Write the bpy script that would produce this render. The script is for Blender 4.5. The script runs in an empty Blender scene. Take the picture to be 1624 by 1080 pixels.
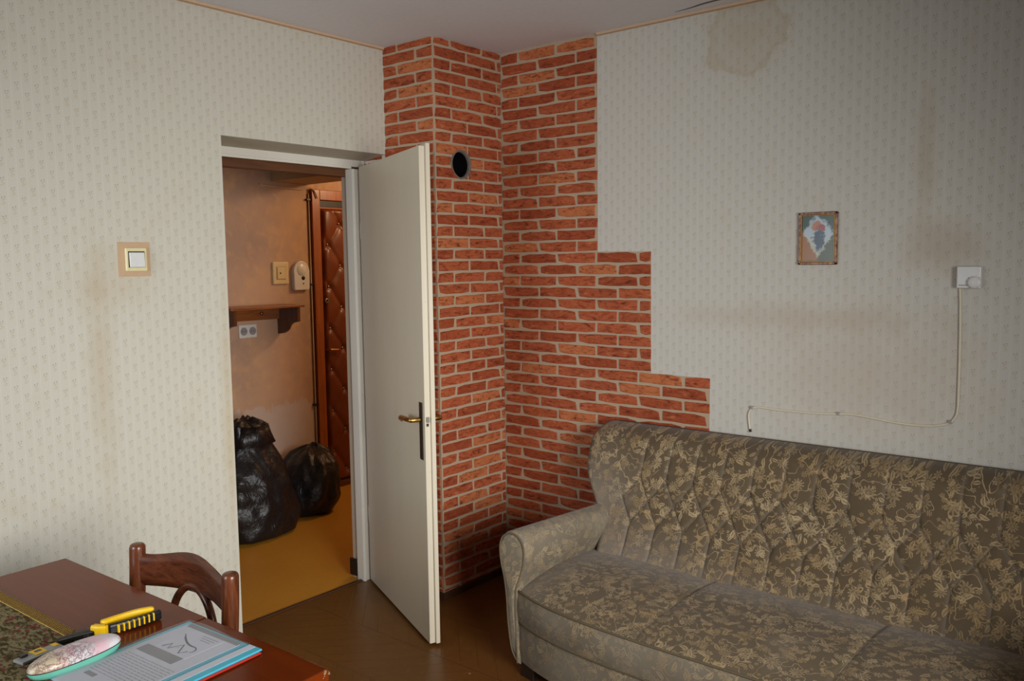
import bpy, bmesh, math, random
import numpy as np
from mathutils import Vector, Matrix, noise as mnoise

random.seed(7)
rng = np.random.default_rng(7)
S = bpy.context.scene
COL = S.collection

# ------------------------------------------------------------------ camera
F_PX, W_PX = 1340.1, 1624
CAM = Vector((2.7240587, -3.24849697, 1.59075107))
yaw, pitch, roll = math.radians(129.461), math.radians(-5.324), math.radians(-0.758)
cf = Vector((math.cos(pitch) * math.cos(yaw), math.cos(pitch) * math.sin(yaw), math.sin(pitch)))
rt = Vector((math.sin(yaw), -math.cos(yaw), 0.0))
up = rt.cross(cf)
cr, sr = math.cos(roll), math.sin(roll)
right = rt * cr + up * sr
upv = -rt * sr + up * cr
cd = bpy.data.cameras.new('camera')
cd.sensor_width = 36.0
cd.lens = 36.0 * F_PX / W_PX
cd.clip_start = 0.02
cam = bpy.data.objects.new('camera', cd)
COL.objects.link(cam)
cam.matrix_world = Matrix(((right.x, upv.x, -cf.x, CAM.x), (right.y, upv.y, -cf.y, CAM.y),
                           (right.z, upv.z, -cf.z, CAM.z), (0, 0, 0, 1)))
S.camera = cam

# ------------------------------------------------------------------ exposure, world, lights
S.view_settings.view_transform = 'Standard'
S.view_settings.look = 'None'
S.view_settings.gamma = 1.0
S.view_settings.use_curve_mapping = False
S.view_settings.exposure = 0.0
world = bpy.data.worlds.new('world')
S.world = world
world.use_nodes = True
world.node_tree.nodes['Background'].inputs[0].default_value = (0.75, 0.85, 1.0, 1)
world.node_tree.nodes['Background'].inputs[1].default_value = 0.6


def area_light(name, loc, direction, sx, sy, power, color, spread=180):
    ld = bpy.data.lights.new(name, 'AREA')
    ld.shape = 'RECTANGLE'
    ld.size, ld.size_y = sx, sy
    ld.energy = power
    ld.color = color
    ld.spread = math.radians(spread)
    o = bpy.data.objects.new(name, ld)
    o.location = loc
    o.rotation_euler = Vector(direction).to_track_quat('-Z', 'Y').to_euler()
    COL.objects.link(o)
    return o


WIN_Y0, WIN_Y1, WIN_Z0, WIN_Z1 = -3.15, -1.75, 0.85, 2.05
# daylight in the window opening of the right-hand wall, opposite the doorway
area_light('window_and_fill_light', (3.93, (WIN_Y0 + WIN_Y1) / 2, (WIN_Z0 + WIN_Z1) / 2), (-4.26, 1.5, -0.85),
           WIN_Y1 - WIN_Y0 - .1, WIN_Z1 - WIN_Z0 - .1, 30.5, (1.0, 0.985, 0.955), 82)
# added fill light in the wall behind the camera, to brighten the door
area_light('window_and_fill_light', (0.55, -3.93, 1.45), (-0.12, 1, -0.10), 0.9, 1.1, 8.0, (0.88, 0.94, 1.0), 88)
# bulb in the hallway, out of sight beyond the dropped beam
pl = bpy.data.lights.new('hall_bulb', 'POINT')
pl.energy = 24.0
pl.color = (1.0, 0.66, 0.38)
pl.shadow_soft_size = 0.07
po = bpy.data.objects.new('hall_bulb', pl)
po.location = (-1.05, 1.15, 2.32)
COL.objects.link(po)


# ------------------------------------------------------------------ node helpers
def srgb(r, g, b):
    f = lambda c: (c / 255 / 12.92) if c / 255 <= 0.04045 else ((c / 255 + 0.055) / 1.055) ** 2.4
    return (f(r), f(g), f(b), 1.0)


class NT:
    def __init__(self, name, rough=0.6, spec=0.3):
        self.mat = bpy.data.materials.new(name)
        self.mat.use_nodes = True
        self.t = self.mat.node_tree
        self.p = self.t.nodes['Principled BSDF']
        self.p.inputs['Roughness'].default_value = rough
        self.p.inputs['Specular IOR Level'].default_value = spec

    def n(self, kind, **kw):
        nd = self.t.nodes.new(kind)
        for k, v in kw.items():
            setattr(nd, k, v)
        return nd

    def link(self, a, b):
        self.t.links.new(a, b)

    def put(self, sock, v):
        if hasattr(v, 'links') or isinstance(v, bpy.types.NodeSocket):
            self.link(v, sock)
        else:
            sock.default_value = v

    def m(self, op, a, b=None, c=None):
        nd = self.n('ShaderNodeMath', operation=op)
        self.put(nd.inputs[0], a)
        if b is not None:
            self.put(nd.inputs[1], b)
        if c is not None:
            self.put(nd.inputs[2], c)
        return nd.outputs[0]

    def ss(self, v, lo, hi):           # smoothstep 0..1 between lo and hi
        nd = self.n('ShaderNodeMapRange', interpolation_type='SMOOTHSTEP')
        self.put(nd.inputs['Value'], v)
        if lo < hi:
            nd.inputs['From Min'].default_value, nd.inputs['From Max'].default_value = lo, hi
        else:
            nd.inputs['From Min'].default_value, nd.inputs['From Max'].default_value = hi, lo
            nd.inputs['To Min'].default_value, nd.inputs['To Max'].default_value = 1.0, 0.0
        return nd.outputs[0]

    def mix(self, f, a, b, mode='MIX'):
        nd = self.n('ShaderNodeMix', data_type='RGBA', blend_type=mode)
        self.put(nd.inputs[0], f)
        self.put(nd.inputs[6], a)
        self.put(nd.inputs[7], b)
        return nd.outputs[2]

    def pos(self):
        return self.n('ShaderNodeNewGeometry').outputs['Position']

    def obj(self):
        return self.n('ShaderNodeTexCoord').outputs['Object']

    def uv(self):
        return self.n('ShaderNodeTexCoord').outputs['UV']

    def xyz(self, v):
        s = self.n('ShaderNodeSeparateXYZ')
        self.link(v, s.inputs[0])
        return s.outputs

    def vec(self, x, y, z=0.0):
        s = self.n('ShaderNodeCombineXYZ')
        self.put(s.inputs[0], x)
        self.put(s.inputs[1], y)
        self.put(s.inputs[2], z)
        return s.outputs[0]

    def noise(self, v, scale, detail=3, rough=0.55, dist=0.0):
        nd = self.n('ShaderNodeTexNoise')
        self.link(v, nd.inputs['Vector'])
        nd.inputs['Scale'].default_value = scale
        nd.inputs['Detail'].default_value = detail
        nd.inputs['Roughness'].default_value = rough
        nd.inputs['Distortion'].default_value = dist
        return nd.outputs[0]

    def scale(self, v, s):
        nd = self.n('ShaderNodeVectorMath', operation='MULTIPLY')
        self.link(v, nd.inputs[0])
        nd.inputs[1].default_value = s
        return nd.outputs[0]

    def ramp(self, f, stops, interp='LINEAR'):
        nd = self.n('ShaderNodeValToRGB')
        nd.color_ramp.interpolation = interp
        el = nd.color_ramp.elements
        while len(el) < len(stops):
            el.new(0.5)
        for e, (p, c) in zip(el, stops):
            e.position, e.color = p, c
        self.link(f, nd.inputs[0])
        return nd.outputs[0]

    def bump(self, h, strength=0.3, dist=0.005):
        nd = self.n('ShaderNodeBump')
        nd.inputs['Strength'].default_value = strength
        nd.inputs['Distance'].default_value = dist
        self.link(h, nd.inputs['Height'])
        self.link(nd.outputs[0], self.p.inputs['Normal'])

    def col(self, c):
        self.put(self.p.inputs['Base Color'], c)

    def set(self, **kw):
        for k, v in kw.items():
            self.put(self.p.inputs[k.replace('_', ' ')], v)
        return self.mat


def plain(name, c, rough=0.5, spec=0.4, metal=0.0, var=0.06, sc=40.0, bump=0.0):
    t = NT(name, rough, spec)
    n = t.noise(t.obj(), sc, 3)
    f = t.m('MULTIPLY_ADD', n, 2 * var, 1.0 - var)
    nd = t.n('ShaderNodeVectorMath', operation='SCALE')
    nd.inputs[0].default_value = c[:3]
    t.link(f, nd.inputs['Scale'])
    t.col(nd.outputs[0])
    t.p.inputs['Metallic'].default_value = metal
    if bump:
        t.bump(n, bump, 0.003)
    return t.mat


# ------------------------------------------------------------------ materials
def wallpaper_material(name, axis, stains):
    t = NT(name, 0.72, 0.2)
    pos = t.pos()
    x = t.xyz(pos)
    u, v = x[axis], x[2]
    PX, PY = 0.0313, 0.0625
    cu = t.m('DIVIDE', u, PX)
    i = t.m('FLOOR', cu)
    fu = t.m('MULTIPLY', t.m('SUBTRACT', t.m('SUBTRACT', cu, i), 0.5), PX)
    half = t.m('MULTIPLY', t.m('FLOORED_MODULO', i, 2.0), 0.5)
    cv = t.m('ADD', t.m('DIVIDE', v, PY), half)
    fv = t.m('MULTIPLY', t.m('SUBTRACT', t.m('FRACT', cv), 0.5), PY)

    def dot(dx, dy, r):
        a = t.m('POWER', t.m('SUBTRACT', fu, dx), 2.0)
        b = t.m('POWER', t.m('SUBTRACT', fv, dy), 2.0)
        d = t.m('SQRT', t.m('ADD', a, b))
        return t.ss(d, r * 1.35, r * 0.4)

    def mx(*a):
        r = a[0]
        for q in a[1:]:
            r = t.m('MAXIMUM', r, q)
        return r
    dark = mx(dot(-.0042, .0095, .0022), dot(.0040, .0118, .0022), dot(.0006, .0030, .0016))
    brown = mx(dot(-.0050, .0045, .0022), dot(.0045, .0058, .0022), dot(.0012, -.0060, .0022), dot(-.0030, -.0120, .0022))
    yell = mx(dot(-.0020, -.0015, .0030), dot(.0048, -.0075, .0028), dot(.0020, -.0125, .0026))
    # narrow light stripes between the columns, woven grain
    st = t.m('ABSOLUTE', t.m('SUBTRACT', t.m('FRACT', t.m('ADD', cu, 0.02)), 0.5))
    stripe = t.ss(st, 0.40, 0.46)
    grain = t.noise(t.scale(pos, (900, 900, 120)), 1.0, 2)
    big = t.noise(pos, 1.3, 4)
    mid = t.noise(pos, 7.0, 4)
    base = t.mix(big, srgb(207, 203, 188), srgb(203, 199, 188)) if axis == 1 else t.mix(big, srgb(205, 202, 193), srgb(201, 198, 190))
    base = t.mix(t.m('MULTIPLY', stripe, 0.30), base, srgb(217, 214, 203))
    base = t.mix(t.m('MULTIPLY', t.ss(grain, 0.35, 0.7), 0.10), base, srgb(170, 162, 140))
    base = t.mix(t.m('MULTIPLY', t.ss(mid, 0.55, 0.8), 0.22), base, srgb(190, 172, 140))
    base = t.mix(t.m('MULTIPLY', yell, 0.30), base, srgb(178, 160, 108))
    base = t.mix(t.m('MULTIPLY', brown, 0.30), base, srgb(150, 128, 96))
    base = t.mix(t.m('MULTIPLY', dark, 0.56), base, srgb(104, 100, 86))
    # water marks and grime with shapes of their own (centre u, v, radii, colour, weight)
    wob = t.m('MULTIPLY', t.m('SUBTRACT', t.noise(pos, 9.0, 5), 0.5), 1.6)
    for (su, sv, ru, rv, c, w, ring) in stains:
        a = t.m('POWER', t.m('DIVIDE', t.m('SUBTRACT', u, su), ru), 2.0)
        b = t.m('POWER', t.m('DIVIDE', t.m('SUBTRACT', v, sv), rv), 2.0)
        d = t.m('ADD', t.m('SQRT', t.m('ADD', a, b)), wob)
        mk = t.ss(d, 1.5, 0.1)
        if ring:
            mk = t.m('ADD', t.m('MULTIPLY', mk, 0.5), t.m('MULTIPLY', t.m('MULTIPLY', t.ss(d, 1.05, 0.9), t.ss(d, 0.6, 0.9)), 0.35))
        base = t.mix(t.m('MULTIPLY', mk, w), base, c)
    t.col(base)
    t.bump(t.m('ADD', t.m('MULTIPLY', grain, 0.4), t.m('MULTIPLY', mid, 1.0)), 0.10, 0.004)
    return t.mat


M = {}
M['paper_left'] = wallpaper_material('wallpaper_left', 1, [
    (-1.86, 1.25, 0.05, 0.42, srgb(176, 152, 110), 0.30, False), (-1.36, 1.0, 0.03, 0.5, srgb(186, 160, 112), 0.35, False),
    (-1.80, 1.55, 0.16, 0.12, srgb(184, 160, 122), 0.22, False)])
M['paper_back'] = wallpaper_material('wallpaper_back', 0, [
    (1.27, 2.47, 0.17, 0.16, srgb(170, 146, 92), 0.60, True), (1.45, 1.36, 0.55, 0.06, srgb(176, 152, 124), 0.28, False),
    (1.94, 1.92, 0.035, 0.2, srgb(168, 146, 104), 0.30, False), (2.00, 1.62, 0.14, 0.10, srgb(168, 146, 118), 0.38, False),
    (1.75, 1.15, 0.4, 0.25, srgb(188, 168, 148), 0.35, False)])


def plaster(name, c1, c2, sc=2.0):
    t = NT(name, 0.8, 0.15)
    p = t.pos()
    n = t.noise(p, sc, 5)
    n2 = t.noise(p, 45, 3)
    t.col(t.mix(t.m('MULTIPLY', n2, 0.15), t.mix(n, c1, c2), srgb(120, 105, 90)))
    t.bump(n2, 0.12, 0.004)
    return t.mat


M['ceiling'] = plaster('ceiling_paint', srgb(222, 219, 219), srgb(229, 227, 228), 1.2)
M['plain_wall'] = plaster('plain_plaster', srgb(200, 192, 175), srgb(208, 200, 184))
M['reveal'] = plaster('reveal_plaster', srgb(190, 172, 152), srgb(200, 184, 164), 5)
M['soffit'] = plaster('soffit_paper', srgb(196, 188, 170), srgb(188, 180, 162), 5)
M['hall_ceiling'] = plaster('hall_ceiling_paint', srgb(190, 168, 140), srgb(200, 180, 150))


def hall_wall():
    t = NT('hall_wall_paper', 0.75, 0.2)
    p = t.pos()
    z = t.xyz(p)[2]
    n = t.noise(p, 2.2, 5)
    n2 = t.noise(p, 14, 4)
    c = t.mix(t.ss(n, 0.35, 0.7), srgb(200, 164, 134), srgb(176, 148, 130))
    c = t.mix(t.m('MULTIPLY', t.ss(n2, 0.46, 0.72), 0.6), c, srgb(210, 170, 130))
    pl_ = t.m('ADD', z, t.m('MULTIPLY', t.m('SUBTRACT', t.noise(t.scale(p, (1, 2.2, 0.8)), 9.0, 5, 0.6), 0.5), 0.22))
    bare = t.ss(pl_, 0.665, 0.645)
    c = t.mix(bare, c, t.mix(n2, srgb(205, 186, 172), srgb(196, 174, 160)))
    t.col(c)
    t.bump(t.m('ADD', t.m('MULTIPLY', n2, 0.5), t.m('MULTIPLY', bare, -0.8)), 0.3, 0.004)
    return t.mat


M['hall_wall'] = hall_wall()


def brick_material():
    t = NT('brick_face', 0.78, 0.2)
    oi = t.n('ShaderNodeObjectInfo')
    p = t.pos()
    c = t.ramp(oi.outputs['Random'], [(0.0, srgb(168, 86, 54)), (0.2, srgb(178, 92, 58)), (0.38, srgb(158, 76, 46)),
                                      (0.55, srgb(174, 90, 56)), (0.7, srgb(166, 82, 50)), (0.85, srgb(190, 112, 70)), (1.0, srgb(160, 80, 54))], 'CONSTANT')
    st = t.noise(t.scale(p, (20, 20, 60)), 1.0, 5, 0.72, 0.9)
    fine = t.noise(p, 110, 3, 0.65)
    c = t.mix(t.m('MULTIPLY', t.ss(st, 0.47, 0.66), 0.85), c, srgb(112, 46, 28))
    c = t.mix(t.m('MULTIPLY', t.ss(st, 0.61, 0.70), 0.7), c, srgb(66, 36, 28))
    c = t.mix(t.m('MULTIPLY', t.ss(st, 0.44, 0.26), 0.65), c, srgb(214, 146, 100))
    c = t.mix(t.m('MULTIPLY', t.ss(fine, 0.50, 0.75), 0.4), c, srgb(132, 60, 38))
    t.col(c)
    t.bump(t.m('ADD', st, t.m('MULTIPLY', fine, 0.5)), 0.35, 0.004)
    return t.mat


M['brick'] = brick_material()
M['mortar'] = plaster('mortar_joint', srgb(190, 168, 142), srgb(178, 158, 134), 6)


def floor_room():
    t = NT('brown_painted_parquet', 0.33, 0.45)
    p = t.pos()
    x = t.xyz(p)
    # herringbone-like staves showing faintly through the brown paint
    a = t.m('ADD', t.m('MULTIPLY', x[0], 0.7071), t.m('MULTIPLY', x[1], 0.7071))
    b = t.m('SUBTRACT', t.m('MULTIPLY', x[0], 0.7071), t.m('MULTIPLY', x[1], 0.7071))
    col_i = t.m('FLOOR', t.m('DIVIDE', x[1], 0.30))
    odd = t.m('FLOORED_MODULO', col_i, 2.0)
    q = t.m('ADD', t.m('MULTIPLY', a, odd), t.m('MULTIPLY', b, t.m('SUBTRACT', 1.0, odd)))
    seam = t.m('ABSOLUTE', t.m('SUBTRACT', t.m('FRACT', t.m('DIVIDE', q, 0.07)), 0.5))
    sm = t.ss(seam, 0.47, 0.495)
    ce = t.m('ABSOLUTE', t.m('SUBTRACT', t.m('FRACT', t.m('DIVIDE', x[1], 0.30)), 0.5))
    sm = t.m('MAXIMUM', sm, t.ss(ce, 0.488, 0.497))
    n = t.noise(p, 3.0, 5)
    n2 = t.noise(p, 38, 4)
    c = t.mix(n, srgb(112, 74, 28), srgb(96, 60, 22))
    c = t.mix(t.m('MULTIPLY', t.ss(n2, 0.55, 0.75), 0.3), c, srgb(146, 108, 60))
    c = t.mix(t.m('MULTIPLY', sm, 0.35), c, srgb(66, 44, 22))
    v = t.n('ShaderNodeTexVoronoi')
    t.link(p, v.inputs['Vector'])
    v.inputs['Scale'].default_value = 5.0
    crumb = t.m('MULTIPLY', t.ss(v.outputs['Distance'], 0.035, 0.02), t.ss(t.xyz(v.outputs['Color'])[0], 0.72, 0.76))
    c = t.mix(crumb, c, srgb(170, 150, 120))
    t.col(c)
    t.link(t.m('MULTIPLY_ADD', n2, 0.25, 0.22), t.p.inputs['Roughness'])
    t.bump(t.m('ADD', t.m('MULTIPLY', n2, 0.25), t.m('MULTIPLY', sm, -1.0)), 0.25, 0.004)
    return t.mat


def floor_hall():
    t = NT('ochre_linoleum', 0.42, 0.4)
    p = t.pos()
    n = t.noise(p, 2.5, 5)
    n2 = t.noise(p, 60, 3)
    c = t.mix(n, srgb(202, 148, 52), srgb(184, 128, 40))
    c = t.mix(t.m('MULTIPLY', t.ss(n2, 0.5, 0.75), 0.25), c, srgb(150, 110, 52))
    t.col(c)
    t.bump(n2, 0.08, 0.003)
    return t.mat


M['floor'] = floor_room()
M['floor_hall'] = floor_hall()


def wood(name, dark, light, rough=0.3, grain=(3, 60, 60), coat=0.3, contrast=1.0):
    t = NT(name, rough, 0.5)
    p = t.obj()
    g = t.noise(t.scale(p, grain), 1.0, 5, 0.6, 0.8)
    g2 = t.noise(t.scale(p, tuple(k * 4 for k in grain)), 1.0, 2)
    f = t.m('ADD', t.m('MULTIPLY', g, 0.75 * contrast), t.m('MULTIPLY', g2, 0.25))
    t.col(t.mix(t.ss(f, 0.3, 0.7), dark, light))
    t.p.inputs['Coat Weight'].default_value = coat
    t.p.inputs['Coat Roughness'].default_value = 0.12
    t.bump(g2, 0.05, 0.002)
    return t.mat


M['table'] = wood('lacquered_table_wood', srgb(100, 40, 10), srgb(112, 45, 11), 0.15, (3, 40, 40), 0.0)
M['table'].node_tree.nodes['Principled BSDF'].inputs['IOR'].default_value = 1.24
M['chair'] = wood('stained_chair_wood', srgb(58, 26, 14), srgb(102, 52, 28), 0.30, (8, 60, 60), 0.08)
M['chair_v'] = wood('stained_chair_post_wood', srgb(68, 32, 16), srgb(118, 62, 32), 0.30, (60, 60, 7), 0.1)
M['shelf'] = wood('hall_shelf_wood', srgb(120, 66, 30), srgb(156, 92, 44), 0.35, (40, 4, 40), 0.2)
M['shelf_dark'] = wood('hall_shelf_bracket_wood', srgb(78, 44, 28), srgb(104, 62, 38), 0.35, (40, 40, 5), 0.2)
M['casing'] = wood('entrance_casing_wood', srgb(136, 68, 24), srgb(170, 92, 36), 0.3, (50, 50, 4), 0.3)
M['lintel'] = wood('lintel_wood', srgb(88, 54, 30), srgb(110, 66, 36), 0.5, (50, 4, 50), 0.0)
M['base_brown'] = plain('brown_baseboard_paint', srgb(74, 50, 34), 0.4, 0.4)
M['base_black'] = plain('black_baseboard_paint', srgb(30, 27, 26), 0.35, 0.4)


def white_paint(name, c1, c2, rough=0.38):
    t = NT(name, rough, 0.4)
    p = t.obj()
    n = t.noise(t.scale(p, (6, 6, 1.2)), 1.0, 5)
    n2 = t.noise(p, 50, 4)
    c = t.mix(n, c1, c2)
    c = t.mix(t.m('MULTIPLY', t.ss(n2, 0.62, 0.8), 0.3), c, srgb(160, 148, 126))
    t.col(c)
    t.bump(t.m('ADD', n, t.m('MULTIPLY', n2, 0.3)), 0.06, 0.004)
    return t.mat


M['door_white'] = white_paint('old_white_gloss_paint', srgb(206, 194, 170), srgb(216, 207, 188))
M['frame_white'] = white_paint('frame_white_paint', srgb(218, 214, 202), srgb(226, 222, 212))
M['trim'] = plain('pinkish_ceiling_strip', srgb(206, 178, 150), 0.6, 0.2)
M['trim_dark'] = plain('strip_lower_lip', srgb(176, 138, 108), 0.6, 0.2)
M['brass'] = plain('brass', srgb(196, 152, 84), 0.28, 0.5, 1.0)
M['plate'] = plain('dark_bronze_plate', srgb(62, 52, 44), 0.4, 0.5, 0.6)
M['steel'] = plain('steel', srgb(150, 146, 138), 0.35, 0.5, 1.0)
M['flue_black'] = plain('flue_black', srgb(16, 14, 14), 0.95, 0.05)  # near-black inside of the flue hole
M['collar'] = plain('grey_cement_collar', srgb(120, 112, 104), 0.9, 0.1, 0, 0.3, 60)
M['cream'] = plain('cream_plastic', srgb(226, 214, 168), 0.35, 0.4)
M['ivory'] = plain('ivory_plastic', srgb(222, 200, 150), 0.35, 0.4)
M['white_pl'] = plain('white_plastic', srgb(222, 222, 220), 0.3, 0.45)
M['grey_pl'] = plain('grey_plastic', srgb(150, 150, 150), 0.4, 0.4)
M['pinkish'] = plain('bare_pinkish_paper', srgb(198, 168, 136), 0.75, 0.2)
M['black_pl'] = plain('black_plastic', srgb(24, 24, 26), 0.4, 0.4)
M['cable'] = plain('cream_cable', srgb(216, 206, 184), 0.45, 0.35)
M['nail'] = plain('dark_nail', srgb(60, 56, 52), 0.4, 0.5, 0.8)
M['wire'] = plain('grey_wire', srgb(196, 170, 140), 0.5, 0.3)
M['crack'] = plain('ceiling_crack_grey', srgb(96, 90, 88), 0.9, 0.1)  # dark grey line of the ceiling crack


def leather():
    t = NT('tufted_brown_leatherette', 0.32, 0.5)
    p = t.obj()
    n = t.noise(p, 6, 4)
    n2 = t.noise(p, 180, 2)
    t.col(t.mix(n, srgb(128, 62, 24), srgb(96, 44, 18)))
    t.bump(n2, 0.1, 0.002)
    return t.mat


M['leather'] = leather()


def bag_plastic():
    t = NT('black_bin_bag_film', 0.34, 0.45)
    p = t.obj()
    n = t.noise(p, 14, 5, 0.6, 1.2)
    t.col(t.mix(n, srgb(16, 15, 17), srgb(34, 31, 32)))
    t.bump(n, 0.45, 0.02)
    return t.mat


M['bag'] = bag_plastic()


def fabric(name, faded):
    """Velvet with woven flowers, leaves and tendrils; UVs are metres."""
    t = NT(name, 0.85, 0.1)
    uv = t.uv()
    warp = t.n('ShaderNodeTexNoise')
    t.link(uv, warp.inputs['Vector'])
    warp.inputs['Scale'].default_value = 22.0
    wv = t.n('ShaderNodeVectorMath', operation='MULTIPLY_ADD')
    t.link(warp.outputs['Color'], wv.inputs[0])
    wv.inputs[1].default_value = (0.006, 0.006, 0)
    t.link(uv, wv.inputs[2])
    q = wv.outputs[0]

    def cells(scale, offset, rnd):
        ad = t.n('ShaderNodeVectorMath', operation='ADD')
        t.link(q, ad.inputs[0])
        ad.inputs[1].default_value = offset
        v = t.n('ShaderNodeTexVoronoi', voronoi_dimensions='2D', feature='F1')
        t.link(ad.outputs[0], v.inputs['Vector'])
        v.inputs['Scale'].default_value = scale
        v.inputs['Randomness'].default_value = rnd
        d = t.n('ShaderNodeVectorMath', operation='SUBTRACT')
        t.link(ad.outputs[0], d.inputs[0])
        t.link(v.outputs['Position'], d.inputs[1])
        # the Position output is already in the texture's input space
        dx = t.xyz(d.outputs[0])
        r = t.m('SQRT', t.m('ADD', t.m('POWER', dx[0], 2.0), t.m('POWER', dx[1], 2.0)))
        th = t.m('ARCTAN2', dx[1], dx[0])
        cc = t.xyz(v.outputs['Color'])
        return dx, r, th, cc

    def flower(scale, off, rnd, R, petals, gate_lo):
        dx, r, th, cc = cells(scale, off, rnd)
        ph = t.m('MULTIPLY', cc[0], 6.28)
        cs = t.m('COSINE', t.m('ADD', t.m('MULTIPLY', th, petals), ph))
        size = t.m('MULTIPLY_ADD', cc[1], R * 0.45, R * 0.7)
        edge = t.m('MULTIPLY', size, t.m('MULTIPLY_ADD', cs, 0.26, 0.74))
        dist_in = t.m('SUBTRACT', edge, r)
        m1 = t.m('SUBTRACT', t.ss(dist_in, 0.0, 0.0018), t.m('MULTIPLY', t.ss(dist_in, 0.0018, 0.0040), 0.62))
        slit = t.m('MULTIPLY', t.ss(cs, -0.55, -0.95), t.ss(t.m('DIVIDE', r, size), 0.28, 0.42))
        ring = t.m('MULTIPLY', t.ss(t.m('ABSOLUTE', t.m('SUBTRACT', t.m('DIVIDE', r, size), 0.30)), 0.09, 0.03), 0.8)
        m1 = t.m('MULTIPLY', m1, t.m('SUBTRACT', 1.0, t.m('MAXIMUM', slit, ring)))
        g = t.ss(cc[2], gate_lo, gate_lo + 0.02)
        return t.m('MULTIPLY', m1, g), cc

    def leaf(scale, off, rnd, L, Wd, gate_lo):
        dx, r, th, cc = cells(scale, off, rnd)
        ang = t.m('MULTIPLY', cc[0], 6.28)
        ca, sa = t.m('COSINE', ang), t.m('SINE', ang)
        a = t.m('ADD', t.m('MULTIPLY', dx[0], ca), t.m('MULTIPLY', dx[1], sa))
        b = t.m('SUBTRACT', t.m('MULTIPLY', dx[1], ca), t.m('MULTIPLY', dx[0], sa))
        b = t.m('ADD', b, t.m('MULTIPLY', t.m('POWER', a, 2.0), 12.0))
        e = t.m('ADD', t.m('POWER', t.m('DIVIDE', a, L), 2.0), t.m('MULTIPLY', t.m('ABSOLUTE', t.m('DIVIDE', b, Wd)), 1.0))
        mk = t.ss(e, 1.05, 0.85)
        vein = t.m('SUBTRACT', t.ss(t.m('ABSOLUTE', b), 0.0004, 0.0012), t.m('MULTIPLY', t.ss(e, 0.75, 0.55), 0.45))
        return t.m('MULTIPLY', t.m('MULTIPLY', mk, vein), t.ss(cc[2], gate_lo, gate_lo + 0.02))

    f1, c1 = flower(12.0, (0.0, 0.0, 0), 0.6, 0.027, 11.0, 0.05)
    f2, c2 = flower(18.0, (0.31, 0.17, 0), 0.85, 0.0150, 7.0, 0.25)
    f3, c3 = flower(29.0, (0.77, 0.53, 0), 0.9, 0.0085, 5.0, 0.25)
    l1 = leaf(16.0, (0.13, 0.71, 0), 0.85, 0.020, 0.0075, 0.30)
    l2 = leaf(20.0, (0.53, 0.29, 0), 0.9, 0.014, 0.006, 0.50)
    vn = t.noise(q, 19.0, 1, 0.4)
    vine = t.ss(t.m('ABSOLUTE', t.m('SUBTRACT', vn, 0.5)), 0.015, 0.005)
    vine = t.m('MULTIPLY', vine, t.ss(t.noise(uv, 8.0, 1), 0.38, 0.46))
    mot = f1
    for k in (f2, t.m('MULTIPLY', f3, 0.9), l1, l2, t.m('MULTIPLY', vine, 0.8)):
        mot = t.m('MAXIMUM', mot, k)
    yarn = t.noise(t.scale(uv, (420, 420, 1)), 1.0, 2)
    patch = t.noise(uv, 26.0, 3)
    mot = t.m('MULTIPLY', mot, t.m('MULTIPLY_ADD', yarn, 0.6, 0.62))
    mot = t.m('MULTIPLY', mot, t.m('MULTIPLY_ADD', patch, 0.8, 0.6))
    big = t.noise(uv, 5.0, 4)
    wear = t.ss(t.noise(uv, 3.2, 5, 0.6), 0.60 - 0.28 * faded, 0.85 - 0.2 * faded)
    base = t.mix(big, srgb(104, 88, 68), srgb(86, 72, 54))
    base = t.mix(0.48 * faded, base, srgb(152, 146, 132))
    base = t.mix(t.m('MULTIPLY', yarn, 0.25), base, srgb(122, 112, 94))
    base = t.mix(t.m('MULTIPLY', wear, 0.6), base, srgb(140, 132, 118))
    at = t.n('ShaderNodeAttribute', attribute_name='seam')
    base = t.mix(t.m('MULTIPLY', at.outputs['Fac'], 0.24), base, srgb(142, 134, 122))  # paler tuft seams: worn pile, with light catching the edges painted in
    dust = t.m('MULTIPLY', t.n('ShaderNodeAttribute', attribute_name='dust').outputs['Fac'], t.m('MULTIPLY_ADD', big, 0.8, 0.6))
    base = t.mix(t.m('MULTIPLY', dust, 0.5), base, srgb(158, 148, 138))
    gold = t.mix(c1[0], srgb(194, 172, 134), srgb(174, 146, 104))
    amt = t.m('MULTIPLY', t.m('MULTIPLY', mot, t.m('MULTIPLY', t.m('SUBTRACT', 1.0, t.m('MULTIPLY', wear, 0.5)), t.m('SUBTRACT', 1.0, t.m('MULTIPLY', dust, 0.5)))), 0.95 - 0.3 * faded)
    t.col(t.mix(amt, base, gold))
    t.p.inputs['Sheen Weight'].default_value = 0.22
    t.p.inputs['Sheen Roughness'].default_value = 0.35
    t.p.inputs['Sheen Tint'].default_value = (0.85, 0.87, 0.9, 1)
    t.bump(t.m('ADD', t.m('MULTIPLY', mot, 1.0), t.m('MULTIPLY', yarn, 0.35)), 0.3, 0.002)
    return t.mat


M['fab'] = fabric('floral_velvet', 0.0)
M['fab_worn'] = fabric('floral_velvet_worn', 0.8)
M['fab_seat'] = fabric('floral_velvet_seat', 0.22)
M['piping'] = plain('velvet_piping', srgb(104, 92, 74), 0.85, 0.1, 0, 0.2, 200)
M['seam_thread'] = plain('seam_thread', srgb(142, 132, 114), 0.85, 0.1)
M['button'] = plain('velvet_button', srgb(112, 98, 78), 0.85, 0.1, 0, 0.2, 200)
M['foot'] = wood('sofa_foot_wood', srgb(34, 22, 16), srgb(50, 32, 22), 0.5, (8, 60, 60), 0.0)


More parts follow.
